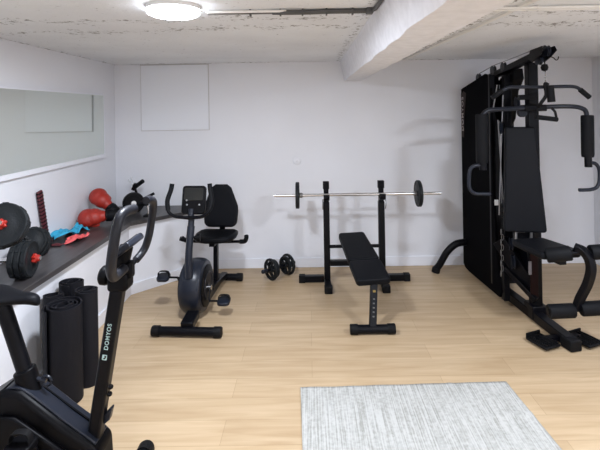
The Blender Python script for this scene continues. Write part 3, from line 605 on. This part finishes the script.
# ------------------------------------------------------------------ multi-gym
gx = 1.74
t = thing('multi_gym', 'tall black multi-gym with press arms, pulldown bar and tall weight shroud', 'gym machine', (gx, 3.8, 0))
AX = Vector((0.13, -0.99, 0)).normalized(); SD = Vector((0.99, 0.13, 0)).normalized()
e0 = PZ(500, 298, 0.04); e1 = PZ(571, 343, 0.04)
bb = MB().bar((1.66, 4.35, 0.045), (e1.x, e1.y, 0.045), 0.075, 0.07).build('base_beam', SATIN, t, bevel=0.006)
# weight shroud panel : plane X = const, profile in Y,Z
XP = 1.575
sh = [(4.60, 0.06), (4.60, 1.79), (4.56, 1.845), (4.20, 1.905), (3.98, 1.945), (3.88, 1.92), (3.86, 1.80), (3.84, 0.9), (3.78, 0.42), (3.70, 0.13), (3.74, 0.07), (4.45, 0.03), (4.55, 0.035)]
MB().prism(sh, (XP, 0, 0), (0, 1, 0), (0, 0, 1), 0.022).build('weight_shroud', SHROUD, t, bevel=0.004)
sh2 = [(4.60, 0.06), (4.60, 1.79), (4.56, 1.845), (4.20, 1.90), (4.15, 1.0), (4.15, 0.06)]
MB().prism(sh2, (1.90, 0, 0), (0, 1, 0), (0, 0, 1), 0.02).build('weight_shroud', SHROUD, t, bevel=0.004)
MB().box((1.74, 4.60, 0.95), (0.34, 0.02, 1.78)).build('rear_panel', SHROUD, t, bevel=0.004)
rs = MB().prism([(4.585, 1.35), (4.585, 1.78), (4.52, 1.815), (4.44, 1.79), (4.50, 1.55), (4.52, 1.35)], (XP - 0.012, 0, 0), (0, 1, 0), (0, 0, 1), 0.003).build('red_trim_panel', DARKRED, t)
text('printed_name', 'DOMYOS', 0.075, LETTERG, t, (XP - 0.0145, 4.545, 1.585), (0, 0, 1), (0, 1, 0))
MB().box((XP + 0.01, 3.88, 1.03), (0.05, 0.035, 1.80)).build('shroud_edge', SATIN, t, bevel=0.006)
# guide rods, weights
for y in (4.10, 4.28): MB().cyl((1.74, y, 0.08), (1.74, y, 1.86), 0.011, 12).build('guide_rod', CHROME, t)
for k in range(12): MB().box((1.74, 4.19, 0.16 + k * 0.052), (0.20, 0.30, 0.046)).build('stack_plate', PLATE, t, bevel=0.004)
MB().box((1.74, 4.19, 0.10), (0.24, 0.34, 0.06)).build('stack_base', SATIN, t, bevel=0.004)
MB().box((1.74, 4.19, 1.865), (0.28, 0.50, 0.04)).build('stack_top', SATIN, t, bevel=0.004)
# mast
pm = P(532.5, 90, 3.5)
MB().bar((pm.x, 3.50, 0.0), (pm.x, 3.52, 1.99), 0.078, 0.07, (0, 1, 0)).build('main_mast', SATIN, t, bevel=0.006)
MB().bar((1.66, 3.98, 0.06), (1.66, 4.0, 1.93), 0.06, 0.06, (0, 1, 0)).build('rear_mast', SATIN, t, bevel=0.006)
tb0 = P(466, 88, 4.55); tb1 = P(548, 49.5, 3.22)
bo = MB().bar((1.66, 4.50, 1.87), (tb1.x - 0.01, 3.25, 2.045), 0.065, 0.05).build('top_boom', SATIN, t, bevel=0.006)
def pulley(c, ax, R, parent, name='pulley'):
    MB().lathe([(0.008, -0.012), (R, -0.012), (R - 0.012, 0), (R, 0.012), (0.008, 0.012)], c, ax, 24).build(name, GREYP, parent)
hx = tb1.x - 0.01
MB().prism([(3.17, 2.045), (3.20, 2.078), (3.36, 2.07), (3.40, 2.01), (3.34, 1.975), (3.25, 2.005)], (hx - 0.045, 0, 0), (0, 1, 0), (0, 0, 1), 0.006).build('pulley_bracket', SATIN, t)
MB().prism([(3.17, 2.045), (3.20, 2.078), (3.36, 2.07), (3.40, 2.01), (3.34, 1.975), (3.25, 2.005)], (hx + 0.045, 0, 0), (0, 1, 0), (0, 0, 1), 0.006).build('pulley_bracket', SATIN, t)
pulley((hx, 3.22, 2.045), (1, 0, 0), 0.040, t); pulley((hx, 3.33, 2.0), (1, 0, 0), 0.045, t)
pulley((1.66, 4.02, 1.975), (1, 0, 0), 0.045, t); pulley((1.665, 3.82, 1.99), (1, 0, 0), 0.04, t); pulley((1.655, 4.35, 1.93), (1, 0, 0), 0.045, t)
MB().tube([(1.655, 4.35, 1.972), (1.66, 4.02, 2.02), (1.70, 3.6, 2.06), (hx, 3.24, 2.088)], 0.004, 8).build('top_cable', STEEL, t)
# gussets by the rear mast head
MB().prism([(3.72, 1.97), (3.98, 1.90), (4.02, 1.6), (3.96, 1.45), (3.86, 1.55), (3.80, 1.78), (3.70, 1.88)], (1.74, 0, 0), (0, 1, 0), (0, 0, 1), 0.09).build('head_bracket', BLACK, t, bevel=0.01)
MB().tube([P(497, 85, 3.86), P(496, 92, 3.86), P(493, 110, 3.86)], 0.006, 8, True).build('cable', STEEL, t)
# cables between shroud and backrest
for a_, b_c, yy in (((503, 95), (499, 215), 3.75), ((508, 110), (503, 240), 3.72), ((498, 120), (507, 260), 3.8), ((512, 80), (509, 200), 3.74)):
    MB().cyl(P(a_[0], a_[1], yy), P(b_c[0], b_c[1], yy), 0.0045, 8).build('cable', STEEL if a_[0] in (503, 498) else SATIN, t)
MB().bar(P(506, 75, 3.78), P(510, 262, 3.78), 0.06, 0.05, (0, 1, 0)).build('guide_post', SATIN, t, bevel=0.004)
pulley(P(501, 128, 3.72), (0.9, -0.3, 0), 0.055, t); pulley(P(505, 205, 3.70), (0.8, -0.4, 0), 0.05, t); pulley(P(517, 103, 3.6), (1, -0.2, 0), 0.05, t); pulley(P(522, 112, 3.48), (0.3, -1, 0), 0.04, t)
MB().box(P(496.5, 202.5, 3.70), (0.03, 0.008, 0.045)).build('paper_tag', WHITE, t)
ch_ = MB()
for k in range(9):
    q = P(501 + (k % 2) * 1.5, 232 + k * 5.2, 3.66); ch_.tube([q + Vector((0.010 * math.cos(a) * (1 if k % 2 else 0.3), 0.010 * math.cos(a) * (0.3 if k % 2 else 1), 0.024 * math.sin(a))) for a in [i * PI / 6 for i in range(13)]], 0.0022, 6)
ch_.build('chain', STEEL, t)
MB().prism([(3.55, 0.30), (3.52, 0.42), (3.56, 0.66), (3.86, 0.66), (3.90, 0.34), (3.80, 0.27)], (1.715, 0, 0), (0, 1, 0), (0, 0, 1), 0.02).build('side_plate', SATIN, t, bevel=0.004)
# lower frame and braces
MB().bar(P(500, 240, 3.72), P(531, 288, 3.52), 0.05, 0.12).build('lower_brace', SATIN, t, bevel=0.004)
MB().bar(P(506, 268, 3.66), P(536, 300, 3.42), 0.04, 0.04).build('lower_brace', SATIN, t, bevel=0.004)
MB().bar(P(505, 262, 3.7), P(506, 300, 3.70), 0.05, 0.05, (0, 1, 0)).build('low_upright', SATIN, t, bevel=0.004)
pulley(P(513, 262, 3.60), (1, -0.3, 0), 0.055, t); pulley(P(511, 244, 3.62), (1, -0.3, 0), 0.05, t)
MB().rprism(0.06, 0.50, 0.028, P(534, 268, 3.44), (1, 0, 0), (0, 0, 1), 0.012).build('red_trim_panel', DARKRED, t, bevel=0.003)
MB().box(P(530, 268, 3.41), (0.022, 0.004, 0.10)).build('sticker', mat('grey_sticker', (0.16, 0.15, 0.16), 0.5), t)
MB().bar((pm.x, 3.5, 0.02), (pm.x, 3.50, 0.12), 0.12, 0.14, (0, 1, 0)).build('mast_foot', SATIN, t, bevel=0.006)
# rear curved foot left of the shroud
fp = [P(466, 242, 4.48), P(456, 244, 4.48), P(447, 252, 4.49), P(440, 264, 4.50), P(435.5, 273, 4.51)]
fp[-1].z = 0.03; ft = MB().tube(fp, 0.034, 16, True).build('rear_leg', SATIN, t)
MB().cyl(fp[-1] + Vector((0, 0, -0.027)), fp[-1] + Vector((0.012, 0, 0.02)), 0.04, 16).build('end_cap', RUBBER, ft)
# backrest pad
pt = P(519.5, 127, 3.46); pbm = P(525, 232, 3.38)
c_ = (pt + pbm) / 2; uy = (pt - pbm); hh = uy.length; uy.normalize(); ux = Vector((0.97, -0.22, 0)).normalized(); ux = (ux - uy * ux.dot(uy)).normalized()
MB().rprism(0.298, hh, 0.025, c_, ux, uy, 0.055, 0.72).build('backrest', VINYL, t, bevel=0.014, bseg=4)
MB().box(P(524, 236, 3.43), (0.16, 0.03, 0.06)).build('pad_bracket', SATIN, t, bevel=0.004)
for px in (516, 531): MB().cyl(P(px, 232, 3.41), P(px, 241, 3.41), 0.010, 10).build('pad_bolt', STEEL, t)
# seat
sa = P(527, 242, 3.36); sb = P(563, 254.5, 2.98); dv = (sb - sa); dv.z *= 0.6; Ln = dv.length; dv.normalize(); sdv = dv.cross(Vector((0, 0, 1))).normalized()
MB().rprism(0.255, Ln, 0.03, (sa + sb) / 2, sdv, dv, 0.05, 1.15).build('seat', VINYL, t, bevel=0.016, bseg=4)
MB().bar(sa + Vector((0, 0.12, -0.045)), sb + Vector((0.0, 0, -0.045)), 0.05, 0.05).build('seat_rail', SATIN, t, bevel=0.004)
# leg developer
k0 = P(576, 246, 2.94); ld1 = [P(574, 247, 2.96), P(583, 251, 2.93), P(589, 259, 2.92), P(591, 270, 2.92), P(587.5, 284, 2.95), P(580, 299, 3.0), P(576.5, 310, 3.02)]
MB().barpath(ld1, 0.05, 0.045, (1, 0.2, 0)).build('leg_bar', SATIN, t, bevel=0.005)
def roller(a, b, R, nm='foam_roller'):
    a, b = V(a), V(b); d = (b - a).normalized(); Lr = (b - a).length
    o = MB().lathe([(R * 0.55, 0), (R * 0.9, 0), (R, 0.008), (R, Lr - 0.008), (R * 0.9, Lr), (R * 0.55, Lr)], a, d, 28).build(nm, FOAM, t)
    MB().cyl(a - d * 0.004, b + d * 0.004, R * 0.4, 14).build('roller_cap', BLACK, o)
roller(P(546, 255.5, 2.98), P(571, 253, 2.93), 0.048); roller(P(590, 252.5, 2.93), P(612, 251, 2.92), 0.048)
MB().cyl(P(560, 254, 2.95), P(595, 252, 2.93), 0.012, 12).build('roller_axle', SATIN, t)
roller(P(548.5, 311.5, 3.03), P(574, 310.5, 3.02), 0.047); roller(P(580.5, 309, 3.01), P(608, 307.5, 2.99), 0.047)
MB().cyl(P(565, 311, 3.02), P(595, 308, 3.01), 0.012, 12).build('roller_axle', SATIN, t)
# foot plates and beam end
for a_, sgn in ((PZ(543, 341, 0.03), -1), (PZ(585, 339, 0.03), 1)):
    fpz = MB().box((a_.x, a_.y, 0.025), (0.135, 0.17, 0.018), rotm('Z', 22)).build('foot_plate', RUBBER, t, bevel=0.006)
    Rm = rotm('Z', 22)
    for k in range(5): MB().box(V((a_.x, a_.y, 0.040)) + Rm @ Vector((-0.05 + 0.025 * k, 0, 0)), (0.008, 0.15, 0.010), Rm).build('tread', RUBBER, fpz)
    MB().box(V((a_.x, a_.y, 0.05)) + Rm @ Vector((0, 0.082, -0.008)), (0.13, 0.010, 0.035), Rm).build('heel_stop', RUBBER, fpz, bevel=0.003)
MB().box((e1.x, e1.y + 0.0, 0.040), (0.088, 0.10, 0.074), rotm('Z', 12)).build('beam_cap', RUBBER, t, bevel=0.008)
MB().bar((e1.x - 0.20, e1.y + 0.07, 0.03), (e1.x + 0.12, e1.y + 0.11, 0.03), 0.04, 0.03).build('foot_plate_bar', SATIN, t)
# press arms
YA = 3.38
arm = [P(481, 125, YA), P(482, 117, YA), P(486, 111.5, YA), P(495, 109.5, YA), P(515, 108.5, YA + 0.03), P(535, 107.5, YA + 0.05), P(556, 106.5, YA + 0.03), P(572, 106.5, YA), P(581, 108, YA), P(586, 112, YA), P(587.5, 125, YA)]
MB().tube(arm, 0.017, 14, True).build('press_arm', GREYP, t)
MB().box(P(533, 108, YA + 0.07), (0.17, 0.10, 0.05)).build('arm_pivot', SATIN, t, bevel=0.008)
for px, y0, y1 in ((481.5, 114, 163), (587.2, 115, 157)):
    a, b = P(px, y0, YA), P(px + 0.6, y1, YA)
    MB().lathe([(0.030, 0), (0.043, 0.004), (0.044, 0.02), (0.044, (b - a).length - 0.02), (0.040, (b - a).length)], a, (b - a), 24).build('arm_pad', FOAM, t)
MB().tube([P(482.5, 160, YA), P(483, 170, YA)], 0.026, 14).build('arm_clamp', SATIN, t)
MB().tube([P(588, 155, YA), P(588.5, 167, YA)], 0.026, 14).build('arm_clamp', SATIN, t)
MB().tube([P(483, 166, YA - 0.0), P(476, 165.5, YA), P(470.5, 169, YA), P(469, 180, YA), P(470, 189, YA), P(475, 193.5, YA), P(483, 194, YA), P(490, 194, YA)], 0.0135, 12, True).build('press_handle', GREYP, t)
MB().tube([P(589, 163, YA), P(595, 163.5, YA), P(599, 169, YA), P(599.5, 180, YA), P(597, 187, YA), P(591, 189.5, YA), P(584, 190, YA), P(579, 190, YA)], 0.0135, 12, True).build('press_handle', GREYP, t)
MB().bar(P(519, 97.5, 3.46), P(533, 97, 3.46), 0.04, 0.04).build('arm_stop', SATIN, t, bevel=0.003)
# pulldown bar, hung from the boom
YL = 3.22
t2 = thing('pulldown_bar', 'black bent pulldown bar hanging on a chain from the multi-gym boom', 'pulldown bar', P(545, 87, YL))
MB().tube([P(493, 97, YL), P(498, 93.5, YL), P(505, 89, YL), P(512, 87.2, YL), P(530, 87, YL), P(545, 87, YL), P(560, 86.5, YL), P(572, 86.5, YL), P(578, 88, YL), P(584, 92.5, YL), P(588.5, 96.5, YL)], 0.0125, 12, True).build('bar', GREYP, t2)
for a, b in (((492, 98), (502, 90.5)), ((580, 89.5), (589.5, 97.5))): MB().cyl(P(*a, YL), P(*b, YL), 0.018, 14).build('end_grip', FOAM, t2)
MB().lathe([(0.004, -0.028), (0.02, -0.02), (0.026, 0), (0.02, 0.02), (0.004, 0.028)], P(544.5, 67.5, YL), (0, 0, 1), 18).build('cable_stop', BLACK, t2)
MB().cyl(P(544.5, 60, YL), P(545.5, 74, YL), 0.004, 8).build('cable', BLACK, t2)
cb = MB()
for k in range(5):
    q = P(545.5, 73.5 + k * 2.9, YL); cb.tube([q + Vector((0.007 * math.cos(a) * (1 if k % 2 else 0.3), 0.007 * math.cos(a) * (0.3 if k % 2 else 1), 0.015 * math.sin(a))) for a in [i * PI / 6 for i in range(13)]], 0.0025, 6)
cb.build('chain', CHROME, t2)
# single handles hanging at the mast
t3 = thing('cable_handle', 'single black stirrup handle hanging lengthwise over the pulldown bar', 'handle', P(550.5, 93, 3.20))
MB().cyl(P(549.8, 85.5, 3.18), P(551.5, 102, 3.18), 0.026, 16).build('grip', FOAM, t3)
MB().tube([P(548.5, 85, 3.18), P(545, 84, 3.18), P(546, 95, 3.19), P(541, 103, 3.2), P(538.5, 107, 3.24)], 0.006, 8, True, flat=2).build('strap', RUBBER, t3)
t3 = thing('cable_handle', 'single black stirrup handle hanging level below the press arm crossbar', 'handle', P(546, 118, 3.24))
MB().cyl(P(535.5, 117, 3.22), P(557, 119.5, 3.24), 0.017, 16).build('grip', FOAM, t3)
MB().tube([P(536, 117, 3.22), P(536, 111, 3.24), P(539, 107.5, 3.25)], 0.005, 8, True, flat=2).build('strap', RUBBER, t3)
MB().tube([P(556.5, 119, 3.24), P(555, 112, 3.24), P(551, 107.5, 3.25)], 0.005, 8, True, flat=2).build('strap', RUBBER, t3)
t3 = MB().tube([P(545, 57, 3.2), P(549, 56.5, 3.18), P(553, 57.5, 3.17), P(556, 60, 3.17), P(558, 59, 3.17), P(558.5, 56.5, 3.17)], 0.0035, 8, True).build('cable_hook', BLACK, t)

# ------------------------------------------------------------------ things on the worktop
def plate_stack(c, ax, Rs, th, parent, rim=PLATE):
    ax = V(ax).normalized(); q = V(c)
    for R in Rs:
        b = MB().lathe([(0.014, 0), (R * 0.45, 0), (R * 0.5, -0.003), (R * 0.84, -0.003), (R * 0.88, 0), (R - 0.006, 0), (R, -0.006), (R, -th + 0.006), (R - 0.006, -th), (0.014, -th)], q, ax, 40)
        u = Vector((0, 0, 1)); u = (u - ax * u.dot(ax)).normalized(); v = ax.cross(u)
        for k in range(8):
            an = 2 * PI * k / 8; d = u * math.cos(an) + v * math.sin(an); e = v * math.cos(an) - u * math.sin(an)
            b.box(q + d * (R - 0.001) - ax * th / 2, (0.0, 0.0, 0.0)) if False else b.bar(q + d * (R - 0.004) - ax * th * 0.85, q + d * (R - 0.004) - ax * th * 0.15, 0.028, 0.014, d)
        b.build('weight_plate', rim, parent); q = q - ax * (th + 0.002)
    return q
def star_nut(c, ax, parent):
    ax = V(ax).normalized(); b = MB(); u = Vector((0, 0, 1)); u = (u - ax * u.dot(ax)).normalized(); v = ax.cross(u)
    poly = []
    for k in range(24):
        a = 2 * PI * k / 24; r = 0.025 + 0.005 * math.cos(6 * a); poly.append((r * math.cos(a), r * math.sin(a)))
    b.prism(poly, V(c) + ax * 0.012, u, v, 0.022); b.lathe([(0.022, 0.02), (0.018, 0.04), (0.008, 0.042)], c, ax, 18)
    b.build('star_nut', RED, parent, bevel=0.003)
# D1 : axis close to X, near plates at the worktop edge
n1 = Vector((0.98, 0.16, 0)).normalized(); R1 = 0.108; c1_ = PZ(33, 277, ZL); c1_.z = ZL + R1 + 0.004
t = thing('adjustable_dumbbell', 'black dumbbell with red star nut lying level at the worktop front edge', 'dumbbell', (c1_.x, c1_.y, ZL), group='dumbbells on the worktop')
q = plate_stack(c1_, n1, (0.108, 0.108, 0.108), 0.032, t); star_nut(c1_, n1, t)
MB().cyl(c1_ + n1 * 0.045, c1_ - n1 * 0.36, 0.0125, 14).build('bar', CHROME, t)
MB().lathe([(0.03, 0), (0.03, 0.02), (0.02, 0.028)], q, -n1, 18).build('collar', RED, t)
plate_stack(q - n1 * 0.135, n1, (0.108, 0.098), 0.032, t)
# D2 : leaning over D1, far end down on the worktop
a_ = P(2.0, 224.5, 2.39)
n2 = (a_ - Vector((-1.80, 2.95, 0.80))).normalized()
t = thing('adjustable_dumbbell', 'black dumbbell with red star nut propped up across the other one', 'dumbbell', (a_.x, a_.y + 0.3, ZL), group='dumbbells on the worktop')
q = plate_stack(a_, n2, (0.118, 0.118, 0.105), 0.030, t); star_nut(a_, n2, t)
Lb = (a_ - Vector((-1.80, 2.95, 0.80))).length
MB().cyl(a_ + n2 * 0.045, a_ - n2 * (Lb + 0.03), 0.0125, 14).build('bar', CHROME, t)
plate_stack(a_ - n2 * (Lb - 0.10), n2, (0.088, 0.098, 0.098), 0.032, t)
# ribbed massage stick leaning on the wall
s0 = Vector((XL + 0.032, 3.42, ZL + 0.003)); s1 = Vector((XL + 0.020, 3.35, 1.078))
t = thing('massage_stick', 'dark red and black ribbed stick standing upright against the left wall', 'massage stick', s0)
dvv = (s1 - s0).normalized()
MB().bar(s0, s1, 0.052, 0.018, (1, 0, 0)).build('core', mat('maroon', (0.10, 0.012, 0.02), 0.5), t, bevel=0.003)
Ls_ = (s1 - s0).length
for k in range(15): 
    a = s0 + dvv * (Ls_ * (k + 0.15) / 15); MB().bar(a, a + dvv * Ls_ * 0.36 / 15, 0.056, 0.022, (1, 0, 0)).build('rib', BLACK if k % 5 == 4 or k == 0 else mat('black_rib', (0.02, 0.012, 0.018), 0.5) if k < 0 else BLACK, t, bevel=0.002)
MB().box(s0 + Vector((-0.010, -0.036, 0.20)), (0.012, 0.018, 0.36)).build('beige_strip', mat('pale_beige', (0.55, 0.49, 0.42), 0.6), t)  # plain beige strip along the near edge of the stick
# fabric bands : crumpled cyan and coral loops
def band(name, label, path, w_, th, m, seed, twist=2.0):
    pts = catmull([PZ(x, y, ZL) + Vector((0, 0, dz)) for x, y, Y, dz in path], 7); b = MB(); N = len(pts); rings = []
    for i, p in enumerate(pts):
        t_ = (pts[min(i + 1, N - 1)] - pts[max(i - 1, 0)]).normalized(); sd2 = t_.cross(Vector((0, 0, 1))).normalized(); a = 0.35 * math.sin(i * 0.23 * twist + seed)
        x = sd2 * math.cos(a) + Vector((0, 0, 1)) * math.sin(a); yv = t_.cross(x); ww = w_ * (1 + 0.25 * noise.noise(Vector((i * 0.3, seed, 0)))); row = []
        for j in range(13):
            s_ = j / 12 - 0.5; f = 0.010 * math.sin(s_ * 17 + i * 0.35 + seed) + 0.006 * noise.noise(Vector((i * 0.5, j * 0.9, seed)))
            v = p + x * s_ * ww + yv * f; v.z = max(v.z, ZL + 0.006); row.append(b.b.verts.new(v))
        rings.append(row)
    for i in range(N - 1):
        for j in range(12): b.b.faces.new((rings[i][j], rings[i + 1][j], rings[i + 1][j + 1], rings[i][j + 1]))
    c = pts[N // 2]; o = b.build(name, m, loc=(c.x, c.y, ZL), angle=180)
    md = o.modifiers.new('sol', 'SOLIDIFY'); md.thickness = th; md.offset = 1; md2 = o.modifiers.new('s', 'SUBSURF'); md2.levels = 1; md2.render_levels = 1
    tag(o, label, 'cloth')
band('towel', 'crumpled bright cyan cloth lying on the worktop beside the red gloves', [(47, 241, 0, 0.02), (54, 239.5, 0, 0.035), (62, 238.5, 0, 0.04), (69, 235.5, 0, 0.035), (75, 232.5, 0, 0.03), (84, 229.5, 0, 0.03)], 0.14, 0.004, CYAN, 1.0)
band('towel', 'small crumpled coral pink cloth lying in front of the cyan cloth', [(66, 243.5, 0, 0.015), (71, 243, 0, 0.022), (77, 240.5, 0, 0.025), (84, 236.5, 0, 0.015)], 0.10, 0.004, CORAL, 4.0)
band('towel', 'thin dark red strap half hidden under the left end of the cyan cloth', [(48, 246, 0, 0.0), (55, 246, 0, 0.004), (62, 246, 0, 0.0)], 0.05, 0.004, mat('dark_red_cloth', (0.10, 0.015, 0.02), 0.8), 7.0)
# boxing gloves
def glove(c, fwd, up, s_, label, flip=1):
    fwd = V(fwd).normalized(); sd2 = V(up).cross(fwd).normalized() * flip; upv = fwd.cross(sd2).normalized() * flip
    R = Matrix((fwd, sd2, upv)).transposed(); c = V(c)
    t = thing('boxing_glove', label, 'boxing glove', c, group='red boxing gloves')
    b = MB()
    b.ell(c + R @ Vector((0.045, 0, 0)) * s_, (0.072 * s_, 0.076 * s_, 0.060 * s_), R); b.ell(c + R @ Vector((0.0, 0, 0.004)) * s_, (0.075 * s_, 0.068 * s_, 0.060 * s_), R)
    b.ell(c + R @ Vector((-0.055, 0, 0)) * s_, (0.06 * s_, 0.045 * s_, 0.045 * s_), R)
    b.ell(c + R @ Vector((0.075, 0, -0.022)) * s_, (0.046 * s_, 0.062 * s_, 0.042 * s_), R)
    o = b.build('glove_body', LEATHER, t, angle=180); m_ = o.modifiers.new('r', 'REMESH'); m_.mode = 'VOXEL'; m_.voxel_size = 0.006; m_.use_smooth_shade = True
    m_ = o.modifiers.new('sm', 'SMOOTH'); m_.factor = 0.6; m_.iterations = 5
    b = MB(); b.ell(c + R @ Vector((0.0, 0.050, -0.030)) * s_, (0.042 * s_, 0.022 * s_, 0.024 * s_), R @ rotm('Z', -12)); b.ell(c + R @ Vector((0.038, 0.046, -0.032)) * s_, (0.028 * s_, 0.021 * s_, 0.023 * s_), R)
    o = b.build('thumb', LEATHER, t, angle=180); m_ = o.modifiers.new('r', 'REMESH'); m_.mode = 'VOXEL'; m_.voxel_size = 0.005; m_.use_smooth_shade = True
    a, e = c + R @ Vector((-0.085, 0, 0)) * s_, c + R @ Vector((-0.165, 0, 0)) * s_
    MB().lathe([(0.040 * s_, 0), (0.046 * s_, 0.006), (0.047 * s_, 0.07 * s_), (0.042 * s_, 0.08 * s_)], a, e - a, 28).build('cuff', RUBBER, t)
    MB().lathe([(0.0475 * s_, 0.02), (0.049 * s_, 0.024), (0.049 * s_, 0.05), (0.0475 * s_, 0.054)], a, e - a, 28).build('strap', VINYL, t)
    return t
gl = PZ(94, 226, ZL); gl.z = ZL + 0.076
glove(gl, (-0.93, -0.36, -0.05), (0.05, -0.80, 0.60), 1.10, 'red boxing glove lying flat, the lower one beside the cyan cloth')
gu = P(102, 200.0, gl.y + 0.17)
glove(gu, (-0.72, 0.10, 0.62), (0.3, -0.80, 0.5), 1.06, 'red boxing glove lying on top of the other, tilted up to the wall', -1)
# ab roller
wc = P(133.5, 202, 4.38); wc.z = ZL + 0.104; ax = Vector((0.42, -0.90, 0)).normalized()
t = thing('ab_wheel', 'black ab roller wheel with white hub standing at the corner of the worktop', 'ab roller', (wc.x, wc.y, ZL))
MB().lathe([(0.02, -0.028), (0.078, -0.028), (0.083, -0.035), (0.097, -0.030), (0.101, -0.015), (0.101, 0.015), (0.097, 0.030), (0.083, 0.035), (0.078, 0.028), (0.02, 0.028)], wc, ax, 40).build('wheel', RUBBER, t)
MB().lathe([(0.024, 0), (0.024, 0.012), (0.017, 0.016), (0.001, 0.016)], wc + ax * 0.028, ax, 20).build('hub_cap', WHITE, t)
MB().cyl(wc - ax * 0.03, wc - ax * 0.13, 0.012, 14).build('axle', CHROME, t)
MB().lathe([(0.014, 0), (0.019, 0.01), (0.017, 0.05), (0.020, 0.085), (0.012, 0.09)], wc - ax * 0.05, -ax, 16).build('handle', FOAM, t)
# folded hand grip propped on the roller
g0 = P(134, 190, 4.47)
t = thing('hand_gripper', 'black hand gripper with steel prongs perched behind the ab wheel', 'hand gripper', (g0.x, g0.y, ZL))
MB().bar(P(133.5, 190, 4.50), P(136, 183.5, 4.50), 0.06, 0.035).build('hinge', BLACK, t, bevel=0.008)
MB().cyl(P(135, 187, 4.50), P(143, 181, 4.47), 0.021, 12).build('grip', FOAM, t)
MB().cyl(P(134, 187, 4.50), P(128.5, 179.5, 4.50), 0.006, 8).build('prong', STEEL, t)
MB().cyl(P(135.5, 185, 4.50), P(131, 177.5, 4.50), 0.006, 8).build('prong', STEEL, t)
MB().tube([P(135, 188, 4.50), Vector((wc.x + 0.01, 4.50, ZL + 0.08)), Vector((wc.x + 0.01, 4.50, ZL + 0.006))], 0.012, 10).build('stem', BLACK, t)
g1 = PZ(146, 205, ZL)
t = thing('push_up_handle', 'small black push-up bar with foam grip right of the ab wheel', 'push-up bar', (g1.x, 4.42, ZL))
yq = 4.28
MB().cyl(P(141, 203.5, yq - 0.06), P(147, 203, yq - 0.10), 0.026, 16).build('grip', FOAM, t)
MB().cyl(P(143, 199, yq), P(154, 193.5, yq), 0.013, 12).build('upper_grip', FOAM, t)
bt_ = P(148, 203, yq); MB().tube([P(146, 198, yq), Vector((bt_.x, yq, ZL + 0.06)), Vector((bt_.x, yq, ZL + 0.006))], 0.010, 10).build('post', CHROME, t)
MB().box((bt_.x, yq - 0.01, ZL + 0.008), (0.06, 0.10, 0.014)).build('foot', RUBBER, t, bevel=0.004)
